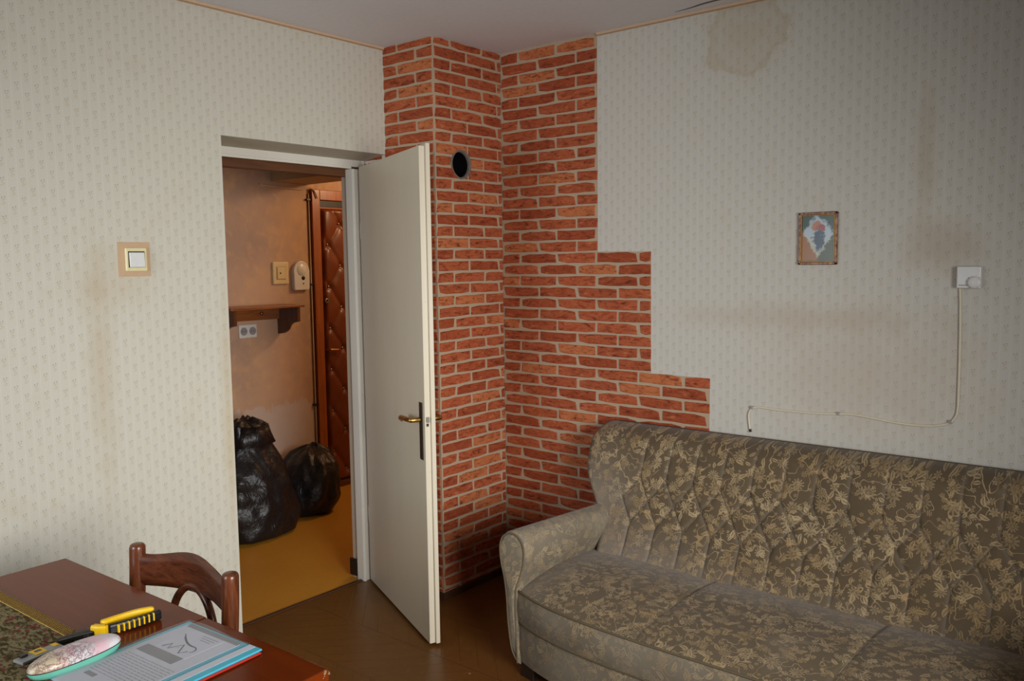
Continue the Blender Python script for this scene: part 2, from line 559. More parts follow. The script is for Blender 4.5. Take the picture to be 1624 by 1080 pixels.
def tapestry():
    t = NT('tapestry_weave', 0.9, 0.1)
    p = t.obj()
    st = t.scale(p, (1.0, 2.0, 1))
    n1 = t.noise(st, 48, 4, 0.6, 0.8)
    v = t.n('ShaderNodeTexVoronoi')
    t.link(st, v.inputs['Vector'])
    v.inputs['Scale'].default_value = 38
    c = t.mix(t.ss(n1, 0.42, 0.56), srgb(72, 60, 32), srgb(138, 126, 92))
    c = t.mix(t.m('MULTIPLY', t.ss(v.outputs['Distance'], 0.42, 0.26), t.ss(t.xyz(v.outputs['Color'])[0], 0.45, 0.5)), c, srgb(126, 58, 56))
    c = t.mix(t.m('MULTIPLY', t.ss(t.noise(p, 16, 3), 0.55, 0.68), 0.7), c, srgb(64, 58, 28))
    w = t.noise(t.scale(p, (500, 500, 1)), 1.0, 2)
    t.col(t.mix(t.m('MULTIPLY', w, 0.3), c, srgb(40, 34, 20)))
    t.bump(w, 0.4, 0.002)
    return t.mat


M['tapestry'] = tapestry()
M['gold'] = plain('gold_braid_thread', srgb(176, 144, 74), 0.38, 0.5, 0.6, 0.35, 400)
M['braid_ground'] = plain('dark_braid_ground', srgb(78, 62, 26), 0.9, 0.1)
M['yellow_pl'] = plain('yellow_rubber', srgb(238, 190, 20), 0.4, 0.4)
M['teal'] = plain('teal_plastic', srgb(110, 190, 170), 0.3, 0.45)


def map_print():
    t = NT('map_print', 0.28, 0.5)
    p = t.obj()
    y = t.xyz(p)[1]
    n = t.noise(p, 26, 4, 0.6, 0.6)
    ln = t.noise(p, 60, 5, 0.7, 0.5)
    line = t.ss(t.m('ABSOLUTE', t.m('SUBTRACT', ln, 0.5)), 0.05, 0.015)
    c = t.mix(t.ss(n, 0.46, 0.52), srgb(220, 216, 220), srgb(226, 190, 200))
    c = t.mix(t.m('MULTIPLY', t.ss(y, -2.52, -2.57), 0.8), c, srgb(206, 190, 150))
    c = t.mix(t.m('MULTIPLY', t.ss(y, -2.47, -2.43), 0.85), c, srgb(226, 224, 230))
    inland = t.m('MAXIMUM', t.ss(y, -2.47, -2.50), t.m('MULTIPLY', t.ss(n, 0.52, 0.56), t.ss(y, -2.45, -2.43)))
    c = t.mix(t.m('MULTIPLY', t.m('MULTIPLY', line, inland), 0.75), c, srgb(120, 60, 74))
    t.col(c)
    return t.mat


M['map'] = map_print()
M['paper'] = plain('white_paper', srgb(206, 208, 218), 0.6, 0.3, 0, 0.03)
M['paper_grey'] = plain('grey_print', srgb(140, 140, 142), 0.6, 0.3, 0, 0.05)
M['ink'] = plain('dark_grey_ink', srgb(96, 98, 104), 0.6, 0.3, 0, 0.05)
M['cyan'] = plain('cyan_plastic', srgb(70, 190, 214), 0.3, 0.45)
M['red_pl'] = plain('red_plastic', srgb(206, 42, 26), 0.3, 0.45)
M['green_pl'] = plain('green_plastic', srgb(36, 112, 66), 0.35, 0.45)


def sleeve():
    t = NT('clear_plastic_sleeve', 0.18, 0.5)
    t.col(srgb(206, 206, 210))
    t.p.inputs['Alpha'].default_value = 0.20
    t.bump(t.noise(t.obj(), 9, 3), 0.25, 0.01)
    return t.mat


M['sleeve'] = sleeve()


def picture_print():
    """Generic soft colour composition in blues, ochre and red-brown."""
    t = NT('small_print', 0.25, 0.5)
    x = t.xyz(t.obj())
    u = t.m('SUBTRACT', x[0], 1.57)
    v = t.m('SUBTRACT', x[2], 1.663)
    p = t.obj()
    w = t.m('MULTIPLY', t.m('SUBTRACT', t.noise(p, 34, 5, 0.65), 0.5), 0.075)
    w2 = t.m('MULTIPLY', t.m('SUBTRACT', t.noise(p, 61, 5, 0.65), 0.5), 0.06)
    vv = t.m('ADD', v, w)
    uu = t.m('ADD', u, w2)
    c = t.mix(t.ss(vv, -0.06, 0.04), srgb(186, 186, 166), srgb(168, 186, 196))
    c = t.mix(t.ss(t.m('ADD', vv, t.m('MULTIPLY', t.m('ABSOLUTE', uu), 0.9)), 0.075, 0.095), c, srgb(44, 66, 50))
    c = t.mix(t.ss(t.m('ADD', t.m('MULTIPLY', uu, 1.4), vv), -0.052, -0.074), c, srgb(150, 96, 38))
    c = t.mix(t.ss(t.m('SUBTRACT', t.m('MULTIPLY', uu, 1.6), vv), 0.060, 0.085), c, srgb(70, 76, 44))
    c = t.mix(t.ss(vv, -0.078, -0.090), c, srgb(112, 92, 40))

    def blot(cu_, cv_, ru_, rv_, colr, cc_):
        e = t.m('SQRT', t.m('ADD', t.m('POWER', t.m('DIVIDE', t.m('SUBTRACT', uu, cu_), ru_), 2.0), t.m('POWER', t.m('DIVIDE', t.m('SUBTRACT', vv, cv_), rv_), 2.0)))
        return t.mix(t.ss(e, 1.25, 0.7), cc_, colr)
    c = blot(0.004, -0.005, 0.020, 0.040, srgb(52, 70, 88), c)
    c = blot(-0.006, 0.048, 0.018, 0.016, srgb(170, 110, 66), c)
    c = blot(0.014, 0.040, 0.012, 0.014, srgb(150, 62, 48), c)
    t.col(c)
    return t.mat


M['print'] = picture_print()


def marbled():
    t = NT('marbled_frame', 0.3, 0.5)
    n = t.noise(t.obj(), 70, 4, 0.6, 1.0)
    t.col(t.mix(t.ss(n, 0.35, 0.65), srgb(96, 52, 40), srgb(170, 128, 92)))
    return t.mat


M['marbled'] = marbled()
M['gilt'] = plain('gilt_edge', srgb(150, 112, 52), 0.32, 0.5, 0.9)


# ------------------------------------------------------------------ geometry helpers
def link(name, me, mat=None, parent=None, smooth=False):
    o = bpy.data.objects.new(name, me)
    COL.objects.link(o)
    if mat is not None and len(me.materials) == 0:
        me.materials.append(mat)
    if smooth:
        me.polygons.foreach_set('use_smooth', [True] * len(me.polygons))
    if parent is not None:
        attach(o, parent)
    return o


def attach(o, parent):
    o.parent = parent
    o.matrix_parent_inverse = Matrix.Translation(-world_loc(parent))


def world_loc(o):
    # every parent here is only translated
    if o.parent is None:
        return o.location.copy()
    return o.parent_inv_loc if hasattr(o, 'parent_inv_loc') else Vector(o.matrix_parent_inverse.translation) + world_loc(o.parent) + o.location


def pyd(name, verts, faces, mat=None, parent=None, smooth=False, uvs=None):
    me = bpy.data.meshes.new(name)
    me.from_pydata([tuple(v) for v in verts], [], [tuple(f) for f in faces])
    if uvs is not None:
        ul = me.uv_layers.new(name='UVMap')
        idx = np.empty(len(me.loops), dtype=np.int32)
        me.loops.foreach_get('vertex_index', idx)
        ul.data.foreach_set('uv', np.asarray(uvs, dtype=np.float32)[idx].ravel())
    me.update()
    return link(name, me, mat, parent, smooth)


def from_bm(name, bm, mat=None, parent=None, smooth=False):
    me = bpy.data.meshes.new(name)
    bmesh.ops.recalc_face_normals(bm, faces=bm.faces[:])
    bm.to_mesh(me)
    bm.free()
    return link(name, me, mat, parent, smooth)


def box_bm(lo, hi, bevel=0.0, seg=2, bm=None, rot=0.0, piv=None):
    nb = bmesh.new()
    bmesh.ops.create_cube(nb, size=1.0)
    lo, hi = Vector(lo), Vector(hi)
    for v in nb.verts:
        v.co = Vector((lo[i] + (v.co[i] + .5) * (hi[i] - lo[i]) for i in range(3)))
    if bevel > 0:
        bmesh.ops.bevel(nb, geom=nb.edges[:], offset=bevel, segments=seg, profile=.5, affect='EDGES')
    if rot:
        bmesh.ops.rotate(nb, verts=nb.verts[:], cent=piv or (lo + hi) / 2, matrix=Matrix.Rotation(rot, 3, 'Z'))
    if bm is None:
        return nb
    me = bpy.data.meshes.new('tmp')
    nb.to_mesh(me)
    nb.free()
    bm.from_mesh(me)
    bpy.data.meshes.remove(me)
    return bm


def box(name, lo, hi, mat, parent=None, bevel=0.0, seg=2, rot=0.0, piv=None):
    return from_bm(name, box_bm(lo, hi, bevel, seg, None, rot, piv), mat, parent)


def prism(name, poly, axis, a0, a1, mat, parent=None, bevel=0.0):
    """poly: list of 2-D points in the plane perpendicular to axis (0: y,z  1: x,z  2: x,y)."""
    def P(p, a):
        return [(a, p[0], p[1]), (p[0], a, p[1]), (p[0], p[1], a)][axis]
    bm = bmesh.new()
    A = [bm.verts.new(P(p, a0)) for p in poly]
    B = [bm.verts.new(P(p, a1)) for p in poly]
    bm.faces.new(A)
    bm.faces.new(B[::-1])
    k = len(poly)
    for i in range(k):
        bm.faces.new((A[i], A[(i + 1) % k], B[(i + 1) % k], B[i]))
    if bevel:
        bmesh.ops.bevel(bm, geom=[e for e in bm.edges], offset=bevel, segments=2, profile=.5, affect='EDGES')
    return from_bm(name, bm, mat, parent)


def catmull(pts, per=8, closed=False):
    pts = [Vector(p) for p in pts]
    out = []
    n = len(pts)
    rng_ = range(n if closed else n - 1)
    for i in rng_:
        if closed:
            p0, p1, p2, p3 = pts[(i - 1) % n], pts[i], pts[(i + 1) % n], pts[(i + 2) % n]
        else:
            p0, p1, p2, p3 = pts[max(i - 1, 0)], pts[i], pts[i + 1], pts[min(i + 2, n - 1)]
        for k in range(per):
            t = k / per
            out.append(0.5 * ((2 * p1) + (-p0 + p2) * t + (2 * p0 - 5 * p1 + 4 * p2 - p3) * t * t + (-p0 + 3 * p1 - 3 * p2 + p3) * t ** 3))
    if not closed:
        out.append(pts[-1])
    return out


def tube_bm(path, radius, seg=10, bm=None, closed=False):
    if bm is None:
        bm = bmesh.new()
    path = [Vector(p) for p in path]
    n = len(path)
    rad = radius if hasattr(radius, '__len__') else [radius] * n
    rings = []
    prev = None
    for i, p in enumerate(path):
        if closed:
            d = path[(i + 1) % n] - path[(i - 1) % n]
        else:
            d = path[min(i + 1, n - 1)] - path[max(i - 1, 0)]
        d.normalize()
        if prev is None:
            ref = Vector((0, 0, 1)) if abs(d.z) < 0.9 else Vector((1, 0, 0))
            a = d.cross(ref).normalized()
        else:
            a = (prev - d * prev.dot(d)).normalized()
        prev = a
        b = d.cross(a)
        rings.append([bm.verts.new(p + (a * math.cos(2 * math.pi * k / seg) + b * math.sin(2 * math.pi * k / seg)) * rad[i]) for k in range(seg)])
    m = n if closed else n - 1
    for i in range(m):
        r0, r1 = rings[i], rings[(i + 1) % n]
        for k in range(seg):
            bm.faces.new((r0[k], r0[(k + 1) % seg], r1[(k + 1) % seg], r1[k]))
    if not closed:
        bm.faces.new(rings[0][::-1])
        bm.faces.new(rings[-1])
    return bm


def tube(name, path, radius, mat, parent=None, seg=10, closed=False):
    return from_bm(name, tube_bm(path, radius, seg, None, closed), mat, parent, True)


def lathe_bm(profile, center, axis='z', seg=24, bm=None):
    """profile: (radius, height) pairs; axis direction vector or 'z'."""
    if bm is None:
        bm = bmesh.new()
    ax = Vector((0, 0, 1)) if axis == 'z' else Vector(axis).normalized()
    a = ax.orthogonal().normalized()
    b = ax.cross(a)
    c = Vector(center)
    rings = []
    for r, h in profile:
        if r < 1e-6:
            rings.append([bm.verts.new(c + ax * h)])
        else:
            rings.append([bm.verts.new(c + ax * h + (a * math.cos(2 * math.pi * k / seg) + b * math.sin(2 * math.pi * k / seg)) * r) for k in range(seg)])
    for r0, r1 in zip(rings, rings[1:]):
        for k in range(seg):
            k2 = (k + 1) % seg
            if len(r0) == 1 and len(r1) == 1:
                continue
            if len(r0) == 1:
                bm.faces.new((r0[0], r1[k2], r1[k]))
            elif len(r1) == 1:
                bm.faces.new((r0[k], r0[k2], r1[0]))
            else:
                bm.faces.new((r0[k], r0[k2], r1[k2], r1[k]))
    return bm


def lathe(name, profile, center, mat, parent=None, axis='z', seg=24):
    return from_bm(name, lathe_bm(profile, center, axis, seg), mat, parent, True)


def grid(name, P, mat, parent=None, uv=None, smooth=True, cap=False):
    """P: array (rows, cols, 3)."""
    R, Cn = P.shape[:2]
    idx = np.arange(R * Cn).reshape(R, Cn)
    f = np.stack([idx[:-1, :-1], idx[:-1, 1:], idx[1:, 1:], idx[1:, :-1]], -1).reshape(-1, 4)
    return pyd(name, P.reshape(-1, 3).tolist(), f.tolist(), mat, parent, smooth, None if uv is None else uv.reshape(-1, 2))


def empty(name, loc, label, cat, group=None):
    o = bpy.data.objects.new(name, None)
    o.empty_display_size = 0.1
    o.location = loc
    COL.objects.link(o)
    o['label'] = label
    o['category'] = cat
    if group:
        o['group'] = group
    return o


def struct(o, label=None):
    o['kind'] = 'structure'
    if label:
        o['label'] = label
    return o


def tag(o, label, cat, group=None):
    o['label'] = label
    o['category'] = cat
    if group:
        o['group'] = group
    return o


# ------------------------------------------------------------------ room shell
H = 2.6
XL, XR, YB, YF = -0.329, 4.0, 0.0, -4.0          # left wall, right wall, back wall, front wall
CW, CDP = 0.468, 0.329                            # chimney width (y) and depth (x)
OY0, OY1, OZ = -1.34, -CW, 2.107                  # doorway
XH = -0.575                                       # hall face of the left wall
XB = -2.044                                       # hall back wall

floor = struct(box('floor', (-0.50, YF - .1, -.1), (XR + .1, 0.1, 0), M['floor']), 'glossy brown painted parquet floor of the living room')
floor2 = struct(box('floor_hall', (XB - .1, -2.2, -.1), (-0.50, 1.9, 0.0), M['floor_hall']), 'ochre yellow linoleum floor of the hallway')
box('threshold_strip', (-0.512, OY0, 0.0), (-0.492, -0.50, 0.006), M['base_brown'], floor, 0.002)
ceil = struct(box('ceiling', (XL - .246, YF - .1, H), (XR + .1, 0.1, H + .1), M['ceiling']), 'greyish pink plaster ceiling with a crack')
ceil2 = struct(box('ceiling_hall', (XB - .1, -2.2, H), (XH, 1.9, H + .1), M['hall_ceiling']), 'hallway ceiling')

wall_left = struct(prism('wall_left', [(YF - .1, 0), (OY0, 0), (OY0, OZ), (OY1, OZ), (OY1, 0), (1.9, 0), (1.9, H), (YF - .1, H)],
                         0, XH, XL, M['paper_left']), 'left wall in cream sprig wallpaper around the doorway')
wall_back = struct(box('wall_back', (XL, 0, 0), (XR + .1, .1, H), M['paper_back']), 'cream sprig wallpapered wall behind the sofa')
bm = bmesh.new()
for lo, hi in (((XL, YF - .1, 0), (.05, YF, H)), ((1.05, YF - .1, 0), (XR + .1, YF, H)), ((.05, YF - .1, 0), (1.05, YF, .85)), ((.05, YF - .1, 2.05), (1.05, YF, H))):
    box_bm(lo, hi, 0, 1, bm)
wall_front = struct(from_bm('wall_front', bm, M['plain_wall']), 'plain wall behind the camera')
bm = bmesh.new()
for lo, hi in (((.05, YF - .08, .85), (.11, YF - .02, 2.05)), ((.99, YF - .08, .85), (1.05, YF - .02, 2.05)), ((.05, YF - .08, .85), (1.05, YF - .02, .91)), ((.05, YF - .08, 1.99), (1.05, YF - .02, 2.05))):
    box_bm(lo, hi, 0, 1, bm)
struct(from_bm('fill_frame', bm, M['frame_white']), 'unseen white frame added around the fill light behind the camera')  # made-up frame that goes with the fill light
wr = [(YF, 0), (0, 0), (0, H), (YF, H)]
bm = bmesh.new()
for lo, hi in (((XR, YF, 0), (XR + .1, WIN_Y0, H)), ((XR, WIN_Y1, 0), (XR + .1, 0, H)),
               ((XR, WIN_Y0, 0), (XR + .1, WIN_Y1, WIN_Z0)), ((XR, WIN_Y0, WIN_Z1), (XR + .1, WIN_Y1, H))):
    box_bm(lo, hi, 0, 1, bm)
wall_right = struct(from_bm('wall_right', bm, M['plain_wall']), 'plain wall with the window, opposite the doorway')
bm = bmesh.new()
for lo, hi in (((XR + .02, WIN_Y0, WIN_Z0), (XR + .08, WIN_Y0 + .06, WIN_Z1)), ((XR + .02, WIN_Y1 - .06, WIN_Z0), (XR + .08, WIN_Y1, WIN_Z1)),
               ((XR + .02, WIN_Y0, WIN_Z0), (XR + .08, WIN_Y1, WIN_Z0 + .06)), ((XR + .02, WIN_Y0, WIN_Z1 - .06), (XR + .08, WIN_Y1, WIN_Z1)),
               ((XR + .02, (WIN_Y0 + WIN_Y1) / 2 - .03, WIN_Z0), (XR + .08, (WIN_Y0 + WIN_Y1) / 2 + .03, WIN_Z1))):
    box_bm(lo, hi, 0, 1, bm)
struct(from_bm('window_1', bm, M['frame_white']), 'white window frame behind the camera')

# hallway shell
hall_back = struct(box('wall_hall_back', (XB - .1, -2.2, 0), (XB, 1.9, H), M['hall_wall']), 'pinkish hallway wall, bare and pale near the floor')
struct(box('wall_hall_left', (XB, -2.3, 0), (XH, -2.2, H), M['hall_wall']), 'hallway end wall')
struct(box('wall_hall_right', (XB, 1.9, 0), (XH, 2.0, H), M['hall_wall']), 'hallway far end wall')
struct(box('trim_beam', (XB, .085, 2.133), (XH, .393, H), M['hall_ceiling'], None, .004), 'dropped plaster beam crossing the hallway ceiling')

# chimney breast with flue hole
HY, HZ, HR = -0.297, 2.046, 0.064
chim = struct(box('pillar_chimney', (XL, -CW, 0), (-0.0015, 0, H), M['mortar']), 'chimney breast faced with red brick in the corner')


def bool_cut(o, cutter_bm, mat):
    me = bpy.data.meshes.new('cut')
    bmesh.ops.recalc_face_normals(cutter_bm, faces=cutter_bm.faces[:])
    cutter_bm.to_mesh(me)
    me.materials.append(mat)
    c = bpy.data.objects.new('cut', me)
    COL.objects.link(c)
    md = o.modifiers.new('b', 'BOOLEAN')
    md.object = c
    md.operation = 'DIFFERENCE'
    md.solver = 'EXACT'
    dg = bpy.context.evaluated_depsgraph_get()
    new = bpy.data.meshes.new_from_object(o.evaluated_get(dg))
    o.modifiers.clear()
    old = o.data
    o.data = new
    bpy.data.objects.remove(c)
    bpy.data.meshes.remove(me)
    return o


def cyl_cut(r, x0, x1):
    return lathe_bm([(0, x0), (r, x0), (r, x1), (0, x1)], (0, HY, HZ), (1, 0, 0), 32)


bool_cut(chim, cyl_cut(HR, -0.22, 0.05), M['flue_black'])
lathe('flue_collar', [(HR - .003, -0.012), (HR + .004, -.002), (HR + .003, .0045), (HR - .003, .003), (HR - .006, -.012)], (0, HY, HZ), M['collar'], chim, (1, 0, 0), 32)
lathe('flue_lining', [(HR - .005, 0.005 - .01), (HR - .006, -0.19), (0, -0.19)], (0, HY, HZ), M['flue_black'], chim, (1, 0, 0), 32)

# ------------------------------------------------------------------ bricks
MORT = (0.0130, 0.0105)
RP = 0.0535
brick_meshes = {}


def brick_mesh(w, h):
    """low relief brick face, local X along, Z up, front towards -Y; irregular outline, shared between alike sizes"""
    key = (round(w, 3), round(h, 3), random.randrange(5))
    if key in brick_meshes:
        return brick_meshes[key]
    a, b = w / 2, h / 2
    out = []
    nl = 4 if w > .12 else 2
    for k in range(nl + 1):
        out.append((-a + 2 * a * k / nl, -b))
    for k in range(nl + 1):
        out.append((a - 2 * a * k / nl, b))
    out = [(x + random.uniform(-.002, .002), z + random.uniform(-.0018, .0018)) for x, z in out]
    for ci in (0, nl, nl + 1, 2 * nl + 1):      # worn corners
        if random.random() < .25:
            x, z = out[ci]
            out[ci] = (x - math.copysign(random.uniform(0, min(.007, a * .2)), x), z - math.copysign(random.uniform(.1, .3) * b, z))
    vs, n = [], len(out)
    for x, z in out:
        vs.append((x, 0.0, z))
    for x, z in out:
        s = 0.0022
        vs.append((x - math.copysign(min(s, abs(x)), x), -0.0035 - random.uniform(0, .0008), z - math.copysign(s, z)))
    fs = [(i, (i + 1) % n, n + (i + 1) % n, n + i) for i in range(n)] + [tuple(range(n, 2 * n))]
    me = bpy.data.meshes.new('brick')
    me.from_pydata(vs, [], fs)
    me.materials.append(M['brick'])
    me.update()
    brick_meshes[key] = me
    return me


def lay(parent, u0, u1, z0, z1, place, rot, hole=None):
    w, h = u1 - u0, z1 - z0
    if w < 0.008 or h < 0.004:
        return
    me = brick_mesh(w, h)
    o = bpy.data.objects.new('brick', me)
    o.rotation_euler = (0, 0, rot)
    o.location = place((u0 + u1) / 2, (z0 + z1) / 2)
    COL.objects.link(o)
    o.parent = parent
    o.matrix_parent_inverse = Matrix.Translation(-parent.location)
    return o


def courses(zc0, joint_a, joint_b, pitch, zlo, zhi, limits, place, rot, parent, hole=False):
    kmin = int(math.floor((zlo - zc0) / RP)) - 1
    kmax = int(math.ceil((zhi - zc0) / RP)) + 1
    for k in range(kmin, kmax + 1):
        zc = zc0 + k * RP
        z0, z1 = max(zc - RP / 2 + MORT[1] / 2, zlo), min(zc + RP / 2 - MORT[1] / 2, zhi)
        if z1 - z0 < 0.004:
            continue
        ulo, uhi = limits(zc)
        j = joint_a if k % 2 == 0 else joint_b
        m0 = math.floor((ulo - j) / pitch) - 1
        u = j + m0 * pitch
        while u < uhi:
            a, b = max(u + MORT[0] / 2, ulo), min(u + pitch - MORT[0] / 2, uhi)
            if b - a > 0.008:
                if hole and a < HY + HR and b > HY - HR and z0 < HZ + HR and z1 > HZ - HR:
                    # cut the brick round the flue
                    segs = 14
                    vs, fs, tops = [], [], []
                    us = np.linspace(a, b, segs + 1)
                    for s0, s1 in zip(us[:-1], us[1:]):
                        mid_u = (s0 + s1) / 2
                        dz = math.sqrt(max(0, (HR + .002) ** 2 - (mid_u - HY) ** 2))
                        ranges = [(z0, z1)]
                        if dz > 0:
                            ranges = [(z0, min(z1, HZ - dz)), (max(z0, HZ + dz), z1)]
                        for q0, q1 in ranges:
                            if q1 - q0 > .002:
                                i0 = len(vs)
                                for d in (0, .0037):
                                    for (uu, zz) in ((s0, q0), (s1, q0), (s1, q1), (s0, q1)):
                                        vs.append((d, uu, zz))
                                fs += [tuple(i0 + q for q in f) for f in ((4, 5, 6, 7), (0, 1, 5, 4), (1, 2, 6, 5), (2, 3, 7, 6), (3, 0, 4, 7))]
                    if vs:
                        bo = pyd('brick', vs, fs, M['brick'], parent)
                else:
                    lay(parent, a, b, z0, z1, place, rot)
            u += pitch


# back wall: stepped field of bricks, mortar ground
arc = [(1.126 - .03 + .03 * math.sin(t), 1.0905 - .03 + .03 * math.cos(t)) for t in np.linspace(0, math.pi / 2, 6)]
mort = prism('mortar_panel', [(0, .03), (1.126, .03)] + arc[::-1] + [(.8435, 1.0925), (.8435, 1.628), (.5655, 1.632), (.5655, H), (0, H)], 1, -0.0018, 0.0, M['mortar'], wall_back)


def lim_back(z):
    if z > 1.632:
        return (0.004, .565)
    if z > 1.092:
        return (0.004, .843)
    return (0.004, 1.1255)


courses(1.604, .113, .2285, .2228, .034, H - .002, lim_back, lambda u, z: (u, -0.0018, z), 0.0, wall_back)
courses(1.521, -.357, -.250, .2165, .034, H - .002, lambda z: (-CW + .003, -.004), lambda u, z: (-0.0015, u, z), math.pi / 2, chim, True)
courses(1.521, -.233, -.113, .2300, .034, H - .002, lambda z: (XL + .002, -.006), lambda u, z: (u, -CW, z), 0.0, chim)
# brick strip on the door reveal beyond the corner
courses(1.521, -.233, -.113, .2300, .034, OZ - .003, lambda z: (-.478, XL - .002), lambda u, z: (u, -CW, z), 0.0, wall_left)

struct(box('baseboard_chimney', (-.3, -CW - .012, 0), (.012, 0, .032), M['base_brown'], None, .002), 'low brown skirting at the foot of the chimney breast')
struct(box('baseboard_back', (.013, -.014, 0), (XR, 0, .032), M['base_brown'], None, .002), 'low brown skirting along the sofa wall')
struct(box('baseboard_left', (XL, YF, 0), (XL + .014, OY0, .05), M['base_brown'], None, .002), 'low brown skirting along the left wall')

# thin strips where paper meets ceiling
t1 = struct(prism('trim_1', [(XL, H - .0125), (XL + .010, H - .0125), (XL + .013, H - .004), (XL + .013, H), (XL, H)], 1, YF, -CW, M['trim']), 'thin pinkish strip along the ceiling on the left wall')
box('strip_lip', (XL + .0102, YF, H - .0128), (XL + .0125, -CW, H - .0098), M['trim_dark'], t1)
t2 = struct(prism('trim_2', [(0, H - .0125), (-.010, H - .0125), (-.013, H - .004), (-.013, H), (0, H)], 0, .567, XR, M['trim']), 'thin pinkish strip along the ceiling above the sofa wall')
box('strip_lip', (.567, -.0125, H - .0128), (XR, -.0102, H - .0098), M['trim_dark'], t2)
crk = catmull([(.985, -.058, H), (1.061, -.070, H), (1.127, -.088, H), (1.19, -.093, H), (1.26, -.088, H), (1.36, -.105, H)], 6)
tube('crack', crk, [0.0012 + .0030 * math.sin(math.pi * i / (len(crk) - 1)) for i in range(len(crk))], M['crack'], ceil, 6)

# ------------------------------------------------------------------ door frame (set back in the doorway)
XF = -0.479
fr = struct(box('trim_3', (-.53, OY0, 2.056), (XF, OY1 - .0045, OZ), M['frame_white'], None, .002), 'white painted frame set back in the doorway')
box('frame_stop', (XF - .018, OY0, 2.046), (XF - .004, -.55, 2.060), M['frame_white'], fr, .001)
box('jamb', (-.53, -.55, 0), (XF, OY1 - .0045, 2.046), M['frame_white'], fr, .002)
box('jamb', (-.53, OY0, 0), (XF, OY0 + .075, 2.046), M['frame_white'], fr, .002)
box('jamb_bead', (XF, -.548, 0), (XF + .006, -.538, 2.046), M['frame_white'], fr, .002)
prism('soffit', [(XL - .001, OZ - .001), (XL - .001, OZ + .01), (XF - .002, OZ + .01), (XF - .002, 2.087)], 1, OY0, OY1 - .004, M['soffit'], wall_left)
box('reveal_cheek', (XH, -.538, 0), (-.53, OY1 - .0045, 2.05), M['reveal'], wall_left)
box('lintel_board', (XH - .012, OY0, 2.012), (-.53, -.50, OZ), M['lintel'], wall_left, .002)  # brown header board, its colour darkened for the shade it sits in
box('baseboard_block', (XH - .012, -.552, 0.015), (-.532, -.538, .10), M['base_black'], wall_left, .002)

# ------------------------------------------------------------------ white room door, open into the room
hinge = Vector((-.454, -.530, 0))
free = Vector((.297, -.863, 0))
dd = (free - hinge).normalized()
nn = Vector((-dd.y, dd.x, 0))          # towards the chimney side
LEAF = (free - hinge).length
DZ0, DZ1 = .012, 2.052


def dpt(a, b, z):                     # a: along from hinge, b: off the visible face
    return hinge + dd * a + nn * b + Vector((0, 0, z))


def dbox(name, a0, a1, b0, b1, z0, z1, mat, parent, bevel=0.0):
    bm = box_bm((a0, b0, z0), (a1, b1, z1), bevel)
    for v in bm.verts:
        v.co = dpt(v.co.x, v.co.y, v.co.z)
    return from_bm(name, bm, mat, parent)


door = dbox('door_1', 0, LEAF, 0, .024, DZ0, DZ1, M['door_white'], None, .002)
struct(door, 'old white painted door standing open in front of the brick chimney')
dbox('rebate_lip', -.004, LEAF + .012, .0245, .042, DZ0, DZ1 + .010, M['door_white'], door, .002)
hd = LEAF - .040
dbox('lock_plate', hd - .017, hd + .017, -.004, -.0005, .785, 1.023, M['plate'], door, .0015)
zc = .952
hp = [dpt(hd, -.004, zc), dpt(hd, -.038, zc), dpt(hd - .012, -.048, zc), dpt(hd - .10, -.050, zc - .003), dpt(hd - .125, -.046, zc - .010), dpt(hd - .138, -.036, zc - .022)]
tube('lever_handle', catmull(hp, 5), [.010] * 11 + [.0105] * 10 + [.007] * 5, M['brass'], door, 10)
hp = [dpt(hd, .042, zc), dpt(hd, .075, zc), dpt(hd - .012, .085, zc), dpt(hd - .09, .088, zc)]
tube('lever_handle', catmull(hp, 5), .010, M['brass'], door, 10)
dbox('lock_plate', hd - .017, hd + .017, .0425, .046, .785, 1.023, M['plate'], door, .0015)
dbox('latch_bolt', LEAF - .001, LEAF + .008, .005, .017, .945, .967, M['steel'], door, .001)
dbox('edge_plate', LEAF - .001, LEAF + .0015, .006, .016, .928, .940, M['plate'], door)  # small dark plate on the door edge below the latch bolt
for hz in (.35, 1.75):
    tube('hinge', [dpt(-.006, .006, hz - .04), dpt(-.006, .006, hz + .04)], .006, M['frame_white'], door, 10)

# ------------------------------------------------------------------ entrance door in the hall
d2 = struct(prism('door_2', [(.452, .03), (1.30, .03), (1.30, 2.03), (.452, 2.03)], 0, XB + .002, XB + .010, M['casing']), 'entrance door padded in tufted brown leatherette at the end of the hallway')
CX = XB + .030
box('casing', (XB, .385, 0), (CX, .452, 2.10), M['casing'], d2, .004)
box('casing', (XB, 1.30, 0), (CX, 1.367, 2.10), M['casing'], d2, .004)
box('casing', (XB, .452, 2.03), (CX, 1.30, 2.10), M['casing'], d2, .004)
box('door_gap_shade', (XB + .010, .454, 1.985), (XB + .014, 1.298, 2.028), M['black_pl'], d2)  # black strip put in for the shade of the gap above the padding
box('sill_board', (XB, .452, 0), (XB + .035, 1.30, .045), M['lintel'], d2, .003)
